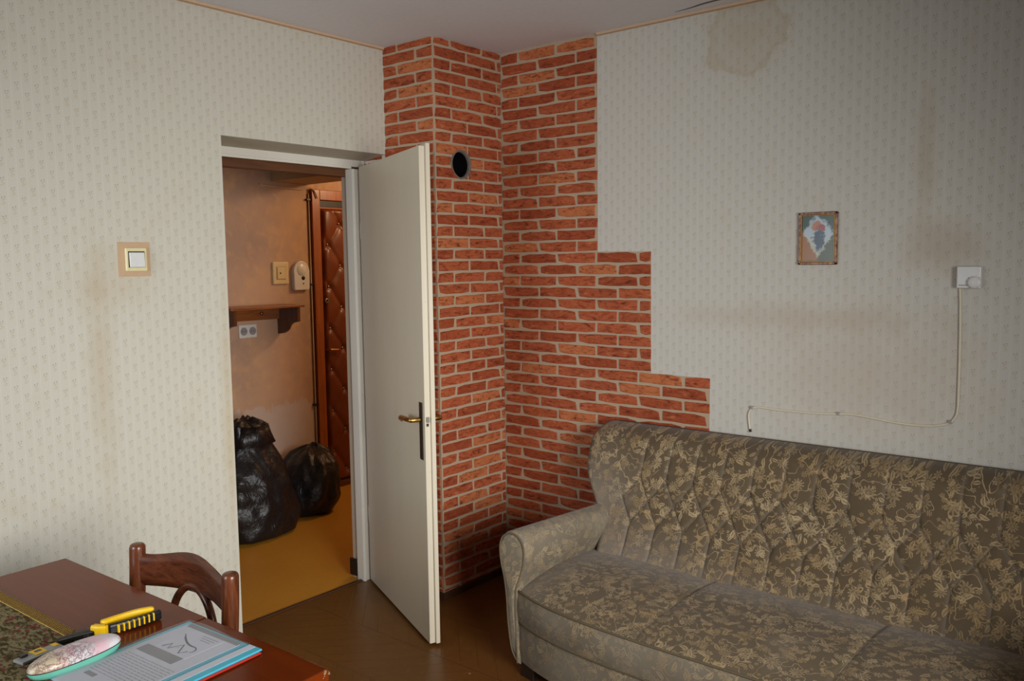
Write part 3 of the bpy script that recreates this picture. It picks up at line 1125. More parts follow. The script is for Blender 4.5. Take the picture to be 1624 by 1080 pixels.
# padded face
NY, NZ = 90, 200
yy, zz = np.meshgrid(np.linspace(.465, 1.288, NY), np.linspace(.05, 1.975, NZ))
bts = []
k = 0
z = .12
while z < 1.95:
    y = .405 + (.105 if k % 2 else 0.0)
    while y < 1.40:
        bts.append((y, z))
        y += .21
    z += .146
    k += 1
bts = np.array(bts)
d = np.full(yy.shape, 9.0)
dl = np.full(yy.shape, 9.0)
for (by, bz) in bts:
    d = np.minimum(d, np.hypot(yy - by, zz - bz))
    for s in (-1, 1):
        ey, ez = by + s * .105, bz + .146
        tt = np.clip(((yy - by) * (ey - by) + (zz - bz) * (ez - bz)) / ((ey - by) ** 2 + (ez - bz) ** 2), 0, 1)
        dl = np.minimum(dl, np.hypot(yy - by - tt * (ey - by), zz - bz - tt * (ez - bz)))
edge = np.minimum(np.minimum(yy - .465, 1.288 - yy), np.minimum(zz - .05, 1.975 - zz))
pad = .030 - .014 * np.exp(-dl / .018) - .016 * np.exp(-(d / .022) ** 2)
wr_ = np.array([[mnoise.noise(Vector((y * 9, z_ * 9, 0))) for y, z_ in zip(r1, r2)] for r1, r2 in zip(yy, zz)])
pad += .004 * wr_
pad *= np.clip(edge / .02, 0, 1) ** .5
P = np.stack([XB + .011 + pad, yy, zz], -1)
grid('padded_panel', P, M['leather'], d2)
for by, bz in bts:
    if .48 < by < 1.27 and .07 < bz < 1.95:
        lathe('button', [(0, .006), (.006, .005), (.009, .001), (.009, -.004)], (XB + .018, by, bz), M['steel'], d2, (1, 0, 0), 10)
lathe('door_lock', [(.018, 0), (.018, .010), (.012, .012), (.010, .011), (0, .011)], (XB + .030, .478, 1.337), M['steel'], d2, (1, 0, 0), 16)
lathe('keyhole', [(.009, .012), (0, .0125)], (XB + .030, .478, 1.337), M['black_pl'], d2, (1, 0, 0), 12)
tube('door_lever', catmull([(XB + .012, .478, .995), (XB + .055, .478, .995), (XB + .062, .488, .995), (XB + .062, .55, .990)], 5), .009, M['brass'], d2, 10)

# ------------------------------------------------------------------ hallway fittings
# shelf with two shaped brackets
sx = XB + .245
sh = empty('wall_shelf', (XB, -.12, 1.32), 'small wooden wall shelf with scrolled brackets above the socket in the hallway', 'shelf')
box('shelf_board', (XB, -.40, 1.316), (sx, .135, 1.332), M['shelf'], sh, .003)
box('apron', (XB + .001, -.34, 1.235), (XB + .022, .10, 1.316), M['shelf'], sh, .002)
brp = catmull([(XB + .001, 1.135, 0), (XB + .06, 1.142, 0), (XB + .105, 1.165, 0), (XB + .13, 1.195, 0), (XB + .165, 1.212, 0), (XB + .222, 1.222, 0)], 5)
brp = [(p.x, p.y) for p in brp] + [(XB + .222, 1.3155), (XB + .001, 1.3155)]
for y0 in (-.372, .092):
    prism('bracket', brp, 1, y0, y0 + .020, M['shelf_dark'], sh)
lathe('coat_knob', [(0, .022), (.010, .018), (.011, .010), (.006, .006), (.006, 0)], (XB + .022, -.05, 1.278), M['steel'], sh, (1, 0, 0), 14)

so = empty('power_socket', (XB, -.14, 1.168), 'white double power socket under the hallway shelf', 'socket')
box('socket_plate', (XB, -.205, 1.125), (XB + .014, -.077, 1.211), M['white_pl'], so, .004)
for yc in (-.173, -.109):
    lathe('socket_well', [(.026, .0145), (.024, .0150), (.021, .0148), (.019, .0142), (0, .0142)], (XB, yc, 1.168), M['grey_pl'], so, (1, 0, 0), 20)
    for s in (-1, 1):
        lathe('pin_hole', [(.0032, .0150), (0, .0152)], (XB, yc + s * .0095, 1.168), M['black_pl'], so, (1, 0, 0), 8)

sw2 = empty('hall_light_switch', (XB, .125, 1.535), 'ivory light switch beside the white doorbell unit in the hallway', 'switch')
box('switch_frame', (XB, .063, 1.462), (XB + .014, .188, 1.610), M['ivory'], sw2, .007, 3)
box('switch_inset', (XB + .0135, .088, 1.492), (XB + .0155, .163, 1.580), M['pinkish'], sw2, .001)
box('rocker', (XB + .015, .094, 1.498), (XB + .020, .157, 1.574), M['ivory'], sw2, .002)
box('rocker_mark', (XB + .0195, .112, 1.530), (XB + .0206, .122, 1.540), M['nail'], sw2)

ic = empty('door_chime', (XB, .28, 1.515), 'white rounded door chime unit with a black speaker eye next to the entrance door', 'doorbell')
cap = [(.280 + .063 * math.cos(a), 1.552 + .063 * math.sin(a)) for a in np.linspace(0, math.pi, 17)]
cap += [(.217, 1.43), (.225, 1.418), (.335, 1.418), (.343, 1.43)]
prism('chime_body', cap, 0, XB, XB + .030, M['white_pl'], ic, .006)
lathe('speaker_eye', [(.0145, .0305), (.012, .0335), (0, .034)], (XB, .291, 1.500), M['black_pl'], ic, (1, 0, 0), 20)
lathe('indicator', [(.0055, .0305), (.004, .0325), (0, .033)], (XB, .291, 1.462), M['nail'], ic, (1, 0, 0), 12)
lathe('button_dome', [(.040, .0305), (.038, .0325), (0, .034)], (XB, .280, 1.556), M['white_pl'], ic, (1, 0, 0), 28)

cb = tube('hall_cable', catmull([(XB + .006, -.011, 2.112), (XB + .008, .03, 2.106), (XB + .008, .15, 2.100), (XB + .008, .30, 2.096), (XB + .010, .372, 2.105),
                                 (XB + .036, .40, 2.090), (XB + .040, .425, 2.04)], 6), .005, M['wire'], None, 8)
tag(cb, 'pale cable strung over the corner of the entrance door casing', 'cable')
cond = tube('hall_conduit', [(XB + .009, .372, 2.07), (XB + .009, .371, .40), (XB + .006, .371, .05)], .005, M['wire'], None, 8)
tag(cond, 'thin vertical conduit running down beside the entrance door casing', 'conduit')
for zc in (2.03, 1.455, .62):
    box('clip', (XB, .352, zc - .006), (XB + .020, .384, zc + .006), M['nail'], cond, .001)


def hall_nail(y, z):
    o = lathe('nail', [(.004, 0), (.004, .006), (0, .007)], (XB, y, z), M['nail'], None, (1, 0, 0), 8)
    return o


# ------------------------------------------------------------------ bin bags
def bag(name, base, rx, ry, prof, lean, seed, label, extra=None):
    """prof: (height, radius factor); lean: offset of axis at the top"""
    bm = bmesh.new()
    NA, NHh = 96, 70
    hs = np.linspace(0, 1, NHh)
    ph = np.array([p[0] for p in prof])
    pr_ = np.array([p[1] for p in prof])
    top = ph[-1]
    rings = []
    for h in hs:
        z = h * top
        r = np.interp(z, ph, pr_)
        ring = []
        for k in range(NA):
            a = 2 * math.pi * k / NA
            ca, sa = math.cos(a), math.sin(a)
            q = Vector((ca * 1.6 + seed, sa * 1.6, z * 5.0))
            f = 1 + .11 * mnoise.noise(q) + .07 * mnoise.noise(q * 2.3 + Vector((3, 1, 2)))
            fold = mnoise.noise(Vector((a * 2.2 + seed * 3 + z * 3.0, z * 2.2, seed)))
            f += (.05 + .13 * h) * (abs(fold) - .2)
            lx = lean[0] * (z / top) ** 1.6
            ly = lean[1] * (z / top) ** 1.6
            zz_ = z + (.03 * mnoise.noise(Vector((ca * 2, sa * 2, seed))) * h if 0 < h else 0)
            ring.append(bm.verts.new((base[0] + lx + ca * rx * r * f, base[1] + ly + sa * ry * r * f, base[2] + max(zz_, 0.0))))
        rings.append(ring)
    for r0, r1 in zip(rings, rings[1:]):
        for k in range(NA):
            bm.faces.new((r0[k], r0[(k + 1) % NA], r1[(k + 1) % NA], r1[k]))
    bm.faces.new(rings[0][::-1])
    c = bm.verts.new((base[0] + lean[0], base[1] + lean[1], base[2] + top - .02))
    for k in range(NA):
        bm.faces.new((rings[-1][k], rings[-1][(k + 1) % NA], c))
    o = from_bm(name, bm, M['bag'], None, True)
    tag(o, label, 'bag', 'bin bags in the hallway')
    return o


b1 = bag('bin_bag', (-1.62, -.45, 0), .25, .29,
         [(0, .80), (.02, .94), (.08, 1.0), (.20, .97), (.32, .90), (.40, .78), (.47, .62), (.53, .50), (.60, .44), (.66, .38), (.69, .16)], (0.0, -.01), 1.3,
         'tall black bin bag just inside the doorway, taller of the two')
b2 = bag('bin_bag', (-1.72, .035, 0), .21, .185,
         [(0, .72), (.02, .86), (.06, .98), (.12, 1.08), (.20, 1.06), (.27, .98), (.33, .84), (.38, .60), (.405, .34), (.42, .12)], (-.03, .075), 4.7,
         'slumped black bin bag between the taller bag and the entrance door')
# slack gathered flap at the top of the tall bag
bm = bmesh.new()
NA = 48
r0 = []
for j, (h, r) in enumerate([(.54, .150), (.60, .128), (.655, .112), (.68, .098)]):
    ring = []
    for k in range(NA):
        a = 2 * math.pi * k / NA
        w = 1 + .16 * mnoise.noise(Vector((math.cos(a) * 1.4 + j * .25, math.sin(a) * 1.4, 5.0))) + .04 * math.sin(a * 7 + j)
        ring.append(bm.verts.new((-1.60 + math.cos(a) * r * .8 * w, -.445 + math.sin(a) * r * w, h - (.045 * (.5 + .5 * math.cos(a)) if j == 3 else 0))))
    if r0:
        for k in range(NA):
            bm.faces.new((r0[k], r0[(k + 1) % NA], ring[(k + 1) % NA], ring[k]))
    r0 = ring
mo = from_bm('bag_mouth', bm, M['bag'], b1, True)
mo.modifiers.new('s', 'SOLIDIFY').thickness = .003

# ------------------------------------------------------------------ light switch on the left wall
ls = empty('light_switch', (XL, -1.718, 1.617), 'cream light switch on a bare pinkish square of the left wall', 'switch')
box('backing_patch', (XL, -1.779, 1.555), (XL + .0012, -1.658, 1.681), M['pinkish'], ls)
box('switch_frame', (XL + .001, -1.756, 1.574), (XL + .012, -1.674, 1.660), M['cream'], ls, .004, 3)
box('switch_well', (XL + .0115, -1.746, 1.588), (XL + .0125, -1.684, 1.647), M['nail'], ls)
bm = box_bm((XL + .012, -1.743, 1.589), (XL + .0175, -1.686, 1.643), .002)
for v in bm.verts:
    v.co.x += (v.co.z - 1.616) * -.06
from_bm('rocker', bm, M['white_pl'], ls)

# ------------------------------------------------------------------ framed print, thermostat, cable on the sofa wall
pf = empty('framed_picture', (1.57, 0, 1.663), 'small framed print with a marbled gold edge on the wall above the sofa', 'picture')
X0, X1, Z0, Z1 = 1.496, 1.644, 1.564, 1.763
fw = .011


def frame4(name, x0, x1, z0, z1, w, y0, y1, mat, parent, bevel):
    bm = bmesh.new()
    for lo, hi in (((x0, y0, z0), (x0 + w, y1, z1)), ((x1 - w, y0, z0), (x1, y1, z1)), ((x0, y0, z0), (x1, y1, z0 + w)), ((x0, y0, z1 - w), (x1, y1, z1))):
        box_bm(lo, hi, bevel, 1, bm)
    return from_bm(name, bm, mat, parent)


frame4('picture_frame', X0, X1, Z0, Z1, fw, -.014, -.0005, M['marbled'], pf, .003)
frame4('gilt_rim', X0 + fw - .001, X1 - fw + .001, Z0 + fw - .001, Z1 - fw + .001, .0035, -.0125, -.001, M['gilt'], pf, .001)
box('print', (X0 + fw + .002, -.008, Z0 + fw + .002), (X1 - fw - .002, -.001, Z1 - fw - .002), M['print'], pf)

th = empty('thermostat', (2.093, 0, 1.517), 'white square room thermostat with a round dial on the sofa wall', 'thermostat')
box('thermostat_body', (2.056, -.026, 1.480), (2.130, -.0005, 1.554), M['white_pl'], th, .003)
lathe('dial', [(.021, .0), (.020, .010), (.016, .013), (0, .014)], (2.112, -.0255, 1.500), M['white_pl'], th, (0, -1, 0), 28)
for a in np.linspace(math.radians(20), math.radians(230), 8):
    cx_, cz_ = 2.112 + .0245 * math.cos(a), 1.500 + .0245 * math.sin(a)
    if cx_ < 2.128:
        box('scale_tick', (cx_ - .0008, -.0266, cz_ - .0012), (cx_ + .0008, -.0258, cz_ + .0012), M['grey_pl'], th)
box('printed_mark', (2.063, -.0266, 1.4885), (2.088, -.0258, 1.4920), M['grey_pl'], th)
cpts = [(2.063, -.004, 1.481), (2.066, -.004, 1.42), (2.069, -.004, 1.298), (2.070, -.004, 1.15), (2.069, -.004, 1.054), (2.060, -.004, 1.022), (2.040, -.004, 1.002), (1.992, -.004, .988),
        (1.93, -.004, .984), (1.865, -.004, .986), (1.78, -.004, .994), (1.707, -.004, 1.000), (1.64, -.004, .994), (1.564, -.004, .989), (1.48, -.004, .988), (1.412, -.004, .988), (1.36, -.004, .991), (1.330, -.004, .990), (1.310, -.004, .978),
        (1.301, -.004, .955), (1.303, -.004, .925), (1.308, -.0045, .895)]
cab = tube('thermostat_cable', catmull(cpts, 6), .0042, M['cable'], None, 8)
tag(cab, 'thin cream cable hanging from the thermostat along the wall above the sofa', 'cable')
for (cx_, cz_) in ((1.314, .986), (1.66, .997), (2.047, 1.008)):
    box('cable_clip', (cx_ - .006, -.010, cz_ - .005), (cx_ + .006, -.0005, cz_ + .007), M['grey_pl'], cab, .002)
tube('bare_end', [(1.308, -.0045, .897), (1.311, -.006, .886)], .0048, M['nail'], cab, 8)

# ------------------------------------------------------------------ sofa
SX = 1.64                                  # centre
sofa = empty('sofa', (SX, -.45, 0), 'old button-tufted sofa in worn brown floral velvet against the wall', 'sofa')


def yf(x):
    return -.925 + .115 * np.abs((x - SX) / .927) ** 4


# seat -----------------------------------------------------------
xa, xb = .737, 2 * SX - .737
nx, nq = 260, 60
xs = np.linspace(xa, xb, nx)
q = np.linspace(0, 1, nq)
XX, QQ = np.meshgrid(xs, q)
YF_ = yf(XX)
YY = YF_ + (-.30 - YF_) * QQ
sec = np.abs(np.sin(np.pi * (XX - SX + .309) / .618))
ZZ = .337 + .058 * (1 - (1 - QQ) ** 3) - .022 * QQ ** 4 + .012 * sec ** .6 * np.sin(np.pi * np.clip(QQ, 0, 1)) ** .5
for xsm in (SX - .309, SX + .309):
    ZZ -= .006 * np.exp(-((XX - xsm - .05 * (QQ - .5)) / .006) ** 2)
ZZ += .004 * np.array([[mnoise.noise(Vector((x * 7, y * 7, 2))) for x, y in zip(a, b)] for a, b in zip(XX, YY)])
endr = np.minimum(XX - xa, xb - XX)
ZZ -= .010 * np.exp(-endr / .03)
seat = grid('seat', np.stack([XX, YY, ZZ], -1), M['fab_seat'], sofa, np.stack([XX * 1.0, YY * 1.15 + 3.0], -1))
dusts = np.clip(.85 * np.clip((QQ - .55) / .25, 0, 1) + .7 * np.exp(-((XX - .75) / .12) ** 2), 0, 1)
at = seat.data.attributes.new('dust', 'FLOAT', 'POINT')
at.data.foreach_set('value', dusts.astype(np.float32).ravel())
nz = 16
tz = np.linspace(0, 1, nz)
XB_, TZ = np.meshgrid(xs, tz)
ZB = .215 + .122 * TZ
YB2 = yf(XB_) - .010 * np.sin(np.pi * TZ)
fsb = grid('seat_front_band', np.stack([XB_, YB2, ZB], -1), M['fab_worn'], sofa, np.stack([XB_ + .37, ZB + .2], -1))
bsz = np.linspace(.058, .215, 14)
XK, ZK = np.meshgrid(xs, bsz)
YK = yf(XK) + .006 - .006 * np.sin(np.pi * (ZK - .058) / .157)
base_uv = np.stack([XK + .11, ZK + .9], -1)
grid('base_panel', np.stack([XK, YK, ZK], -1), M['fab_worn'], sofa, base_uv)
tube('front_piping', [(x, yf(x) - .001, .337) for x in np.linspace(xa, xb, 90)], .0045, M['piping'], sofa, 8)
tube('front_piping', [(x, yf(x) - .001, .215) for x in np.linspace(xa, xb, 90)], .0038, M['piping'], sofa, 8)
for xsm in (SX - .309, SX + .309):
    pts_ = []
    for qq in np.linspace(0.01, .95, 30):
        x = xsm + .05 * (qq - .5)
        y = yf(x) + (-.30 - yf(x)) * qq
        z = .337 + .058 * (1 - (1 - qq) ** 3) - .022 * qq ** 4 - .0065
        pts_.append((x, y, z + .0015))
    tube('seat_seam', pts_, .0022, M['seam_thread'], sofa, 6)
# dark underside carcass (hidden core)
box('carcass', (.76, -.78, .058), (2 * SX - .76, -.06, .30), M['foot'], sofa)

# back -----------------------------------------------------------
ZT = .872


def xl_of(z):
    zk = np.array([.28, .38, .44, .49, .52, .55, .59, .628, .67, .713, .78, ZT])
    xk = np.array([.755, .755, .755, .75, .735, .71, .680, .652, .627, .613, .611, .611])
    x = np.interp(z, zk, xk)
    r = .085
    dz = np.clip(z - (ZT - r), 0, r)
    return x + (r - np.sqrt(r * r - dz * dz))


def y_front(z):
    return np.interp(z, [.28, .36, .84, .90], [-.425, -.405, -.172, -.150])


nr, nc = 150, 560
zr = np.concatenate([np.linspace(.28, ZT - .05, nr - 30, endpoint=False), ZT - .05 * np.cos(np.linspace(0, np.pi / 2, 30)) ** 1.0])
zr[-1] = ZT - 1e-5
u = np.linspace(0, 1, nc)
u = np.where(u < .5, (2 * u) ** 1.25 / 2, 1 - (2 - 2 * u) ** 1.25 / 2)
ZG = np.repeat(zr[:, None], nc, 1)
xl = xl_of(zr)[:, None]
xr = 2 * SX - xl
XG = xl + (xr - xl) * u[None, :]
# slight crown of the top edge is left level; round off ends and top
dL = XG - xl
dR = xr - XG
dT = ZT - ZG
rnd = lambda dd_, R: np.sqrt(np.clip(1 - (1 - np.clip(dd_ / R, 0, 1)) ** 2, 0, 1))
mask = rnd(dL, .075) * rnd(dR, .075) * rnd(dT, .055)
yfr = y_front(ZG)
# tufting
tuft = np.zeros_like(XG)
ZU, ZM, ZL = .690, .604, .520
dmin = np.full(XG.shape, 9.0)
dbt = np.full(XG.shape, 9.0)
buttons = []
C0, PIT = 1.771, .12
ups = [C0 + PIT * k for k in range(-7, 7)]
mids = [C0 + .06 + PIT * k for k in range(-8, 7)]


def seg(ax, az, bx, bz):
    global dmin
    lx, lz = bx - ax, bz - az
    tt = np.clip(((XG - ax) * lx + (ZG - az) * lz) / (lx * lx + lz * lz), 0, 1)
    dmin = np.minimum(dmin, np.hypot(XG - ax - tt * lx, ZG - az - tt * lz))


for x in ups:
    seg(x, ZU, x, .90)
    seg(x, ZL, x, .30)
    buttons += [(x, ZU), (x, ZL)]
    for s in (-.06, .06):
        seg(x, ZU, x + s, ZM)
        seg(x, ZL, x + s, ZM)
for x in mids:
    buttons.append((x, ZM))
for bx, bz in buttons:
    dbt = np.minimum(dbt, np.hypot(XG - bx, ZG - bz))
inner = np.clip((np.minimum(dL, dR) - .09) / .08, 0, 1)
groove = .0085 * np.exp(-(dmin / .0045)) + .0075 * np.exp(-(dmin / .03)) + .007 * np.exp(-(dbt / .012) ** 2)
lowfade = np.clip((ZG - .36) / .08, .25, 1)
topfade = np.clip((ZT - ZG) / .06, .35, 1)
yfr = yfr - .010 + groove * inner * lowfade * topfade
wob = np.array([[mnoise.noise(Vector((x * 6, z * 6, 9))) for x in XG[0, ::8]] for z in zr])
wob = np.repeat(wob, 8, 1)[:, :nc]
yfr = yfr + .003 * np.array(wob)
YREAR = -.045
YG = YREAR + (yfr - YREAR) * mask
arc_v = np.concatenate([[0], np.cumsum(np.hypot(np.diff(zr), np.diff(y_front(zr))))])
UVb = np.stack([XG, np.repeat(arc_v[:, None], nc, 1) + 6.0], -1)
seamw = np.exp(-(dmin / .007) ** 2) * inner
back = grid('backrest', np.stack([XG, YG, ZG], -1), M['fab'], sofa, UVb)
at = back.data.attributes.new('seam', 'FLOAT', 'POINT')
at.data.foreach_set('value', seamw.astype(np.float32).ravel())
dustb = np.clip(.9 * np.exp(-((XG - .74) / .16) ** 2 - ((ZG - .58) / .16) ** 2) + .7 * np.exp(-((XG - .95) / .35) ** 2) * np.clip((.56 - ZG) / .14, 0, 1) + .35 * np.clip((.46 - ZG) / .10, 0, 1), 0, 1)
at = back.data.attributes.new('dust', 'FLOAT', 'POINT')
at.data.foreach_set('value', dustb.astype(np.float32).ravel())
# rear board of the backrest
prism('back_board', [(float(xl_of(z)), float(z)) for z in np.linspace(.08, ZT - .002, 40)] + [(float(2 * SX - xl_of(z)), float(z)) for z in np.linspace(ZT - .002, .08, 40)],
      1, YREAR - .002, -.020, M['piping'], sofa)
bmesh_button = bmesh.new()
bmesh.ops.create_icosphere(bmesh_button, subdivisions=2, radius=1.0)
bme = bpy.data.meshes.new('button')
bmesh_button.to_mesh(bme)
bmesh_button.free()
bme.materials.append(M['button'])
bme.polygons.foreach_set('use_smooth', [True] * len(bme.polygons))
for bx, bz in buttons:
    if .74 < bx < 2 * SX - .74:
        o = bpy.data.objects.new('button', bme)
        o.scale = (.0065, .0035, .0065)
        o.location = (bx, float(y_front(bz)) + .0085, bz)
        COL.objects.link(o)
        attach(o, sofa)

# arms -----------------------------------------------------------
sec_pts = [(.748, .060), (.722, .10), (.706, .20), (.700, .30), (.690, .38), (.676, .435), (.669, .480), (.670, .520), (.684, .552), (.708, .568),
           (.738, .572), (.765, .562), (.784, .538), (.790, .505), (.786, .465), (.772, .42), (.754, .375), (.745, .335), (.744, .20), (.750, .060)]
sc_c = catmull([(x, 0, z) for x, z in sec_pts], 5, True)
ys_ = np.concatenate([[-.842, -.838, -.828], np.linspace(-.80, -.10, 26)])
shr = [.90, .965, 1.0] + [1.0] * 26
cx0, cz0 = .728, .33


def arm(mirror):
    rows, uvr = [], []
    per = np.concatenate([[0], np.cumsum([math.hypot(b.x - a.x, b.z - a.z) for a, b in zip(sc_c, sc_c[1:])])])
    for j, (y, s) in enumerate(zip(ys_, shr)):
        t = (y + .842) / .74
        row, ur = [], []
        for i, p in enumerate(sc_c + [sc_c[0]]):
            hfac = np.clip((p.z - .30) / .22, 0, 1)
            x = cx0 + (p.x - cx0) * (s if s == 1 else (.0 if s == 0 else 1 - (1 - s) * .4)) + (.070 * t) * (.45 + .55 * hfac)
            z = cz0 + (p.z - cz0) * (s if s < 1 else 1.0)
            if s == 1:
                z -= .012 * hfac * t
            if mirror:
                x = 2 * SX - x
            row.append((x, y, z))
            ur.append((y * 1.0 + 9 + (4 if mirror else 0), (per[i] if i < len(per) else per[-1] + .01)))
        rows.append(row)
        uvr.append(ur)
    P_ = np.array(rows)
    o = grid('armrest', P_, M['fab_worn'], sofa, np.array(uvr))
    # front panel of the arm: concentric rings, flat mapped
    rr_ = np.linspace(0, .90, 8)
    Pp, Up = [], []
    for s_ in rr_:
        row = []
        for p in sc_c + [sc_c[0]]:
            x = cx0 + (p.x - cx0) * (1 - (1 - .90) * .4 if s_ == .90 else s_ * .96 / .90)
            z = cz0 + (p.z - cz0) * s_
            row.append((2 * SX - x if mirror else x, -.842 - .008 * (1 - (s_ / .9) ** 2), z))
        Pp.append(row)
        Up.append([(r_[0] + 12, r_[2] + 5) for r_ in row])
    grid('arm_front_panel', np.array(Pp), M['fab_worn'], sofa, np.array(Up))
    out = [Vector((2 * SX - p.x if mirror else p.x, -.842, p.z)) for p in sc_c]
    pip = [cx for cx in out]
    c3 = Vector((2 * SX - cx0 if mirror else cx0, -.842, cz0))
    tube('arm_piping', [c3 + (p - c3) * .965 + Vector((0, -.001, 0)) for p in pip], .0035, M['piping'], sofa, 6, True)
    return o


arm(False)
arm(True)
for fx, fy in ((.745, -.80), (2 * SX - .745, -.80), (.80, -.10), (2 * SX - .80, -.10)):
    s = 1 if fx < SX else -1
    prism('foot', [(fx, fy - .02), (fx + s * .075, fy - .035), (fx + s * .075, fy + .05), (fx, fy + .05)][:: s], 2, 0, .060, M['foot'], sofa, .004)

# ------------------------------------------------------------------ table
TR = math.atan2(-2.189 + 2.233, 1.345 - .195)
TO = Vector((.195, -2.233, 0))
ex, ey = Vector((math.cos(TR), math.sin(TR), 0)), Vector((math.sin(TR), -math.cos(TR), 0))
TL, TD, TZ_ = 1.152, .80, .75


def tp(a, b, z):
    """table coordinates: a along the long edge from the far left corner, b towards the camera side"""
    return TO + ex * a + ey * b + Vector((0, 0, z))


def tmap(bm):
    for v in bm.verts:
        v.co = tp(v.co.x, v.co.y, v.co.z)
    return bm


def tbox(name, lo, hi, mat, parent, bevel=0.0, seg=2):
    return from_bm(name, tmap(box_bm(lo, hi, bevel, seg)), mat, parent)


def to_t(x, y):
    d_ = Vector((x, y, 0)) - TO
    return d_.dot(ex), d_.dot(ey)


tab = empty('dining_table', tp(TL / 2, TD / 2, 0), 'dark reddish brown lacquered table with a chipped corner and a seam across', 'table')
seam_a = to_t(.905, -2.2)[0]
tbox('tabletop', (0, 0, TZ_ - .028), (seam_a - .0008, TD, TZ_), M['table'], tab, .003)
tbox('tabletop', (seam_a + .0008, 0, TZ_ - .028), (TL, TD, TZ_), M['table'], tab, .004)
tbox('apron', (.05, .05, TZ_ - .11), (TL - .05, .07, TZ_ - .028), M['table'], tab, .002)
tbox('apron', (.05, TD - .07, TZ_ - .11), (TL - .05, TD - .05, TZ_ - .028), M['table'], tab, .002)
tbox('apron', (.05, .07, TZ_ - .11), (.07, TD - .07, TZ_ - .028), M['table'], tab, .002)
tbox('apron', (TL - .07, .07, TZ_ - .11), (TL - .05, TD - .07, TZ_ - .028), M['table'], tab, .002)
for a in (.04, TL - .10):
    for b in (.04, TD - .10):
        tbox('leg', (a, b, 0), (a + .06, b + .06, TZ_ - .028), M['table'], tab, .006)
bm = bmesh.new()
for k in range(9):
    c = (TL + random.uniform(-.001, .0006), random.uniform(.001, .018), TZ_ - random.uniform(.001, .018))
    s = random.uniform(.001, .0025)
    box_bm((c[0] - s, c[1] - s, c[2] - s), (c[0] + s, c[1] + s, c[2] + s), 0, 1, bm)
o = from_bm('chipped_edge', tmap(bm), plain('bare_chipboard', srgb(150, 118, 92), .9, .1), tab)

# runner with gold braid
ra0, ra1 = .02, to_t(.935, -2.42)[0]
rb0 = to_t(.6, -2.445)[1]
run = empty('table_runner', tp(.4, rb0 + .18, TZ_), 'tapestry table runner with gold braided border lying along the table', 'table runner')
tbox('runner_cloth', (ra0, rb0 + .026, TZ_ + .0004), (ra1, rb0 + .36, TZ_ + .003), M['tapestry'], run, .001)
bm = bmesh.new()
nb = 120
for lane, amp in ((0.005, .0045), (.012, .0045), (.019, .0045), (.025, .003)):
    for ph_ in (0, math.pi):
        path = []
        for k in range(nb * 4 + 1):
            a = ra0 + (ra1 - ra0) * k / (nb * 4)
            w = 2 * math.pi * k / 11 + ph_ + lane * 260
            path.append((a, rb0 + lane + amp * math.sin(w), TZ_ + .0042 + .0014 * math.cos(w)))
        tube_bm(path, .0015, 5, bm)
tbox('braid_band', (ra0, rb0, TZ_ + .0004), (ra1, rb0 + .0285, TZ_ + .0032), M['braid_ground'], run, .001)
gb = from_bm('gold_braid', tmap(bm), M['gold'], run, True)
bm = bmesh.new()
for k in range(60):
    b = rb0 + .02 + .33 * k / 59
    path = [(ra1 + .002, b, TZ_ + .003), (ra1 + .008 + random.uniform(0, .004), b + random.uniform(-.004, .004), TZ_ + .0025), (ra1 + .014 + random.uniform(-.003, .004), b + random.uniform(-.004, .004), TZ_ + .002)]
    tube_bm(path, .0013, 4, bm)
fg = from_bm('gold_fringe', tmap(bm), M['gold'], run, True)
fg['kind'] = 'stuff'

# chair ----------------------------------------------------------
PL, PR_ = Vector((.445, -2.142, 0)), Vector((.862, -2.113, 0))
ch = empty('dining_chair', tuple((PL + PR_) / 2 + Vector((.01, -.2, 0))), 'stained wooden chair with a curved backrest and bentwood hoop pushed up to the table', 'chair')
cex = (PR_ - PL).normalized()
cey = Vector((cex.y, -cex.x, 0))        # towards the seat / table
CWD = (PR_ - PL).length


def cp(a, b, z):
    return PL + cex * a + cey * b + Vector((0, 0, z))


for base in (0.0, CWD):
    ztop = .820 if base == 0 else .823
    path = [cp(base, .03, 0), cp(base, .035, .25), cp(base, .03, .45), cp(base, .012, .62), cp(base, .003, .74), cp(base, 0, ztop - .012)]
    pth = catmull(path, 4)
    rads = [.017 + .0045 * min(1, i / 14) for i in range(len(pth))]
    for dz_, rr2 in ((.004, .0208), (.008, .0192), (.0105, .0170), (.012, .0130)):
        pth.append(cp(base, 0, ztop - .012 + dz_))
        rads.append(rr2)
    tube('back_post', pth, rads, M['chair_v'], ch, 16)
# crest rail: curved in plan and in outline
na, nzv = 41, 9
sgrid = np.linspace(0, 1, na)
rail = []
for side in (0, 1):
    P_ = []
    for j in range(nzv):
        row = []
        for s in sgrid:
            a = .012 + (CWD - .024) * s
            hump = .5 - .5 * math.cos(2 * math.pi * np.clip((s - .04) / .92, 0, 1))
            zt = .795 + .024 * hump
            zb = .702 + .008 * math.sin(math.pi * s)
            z = zb + (zt - zb) * j / (nzv - 1)
            bow = -.040 * math.sin(math.pi * s)      # bows away from the seat
            thick = .011 * math.sqrt(max(0, 1 - (2 * j / (nzv - 1) - 1) ** 8))
            row.append(tuple(cp(a, bow + (thick if side == 0 else -thick), z)))
        P_.append(row)
    rail.append(np.array(P_))
ring = np.concatenate([rail[0], rail[1][::-1], rail[0][:1]], 0)
cr_ = grid('crest_rail', ring, M['chair'], ch)
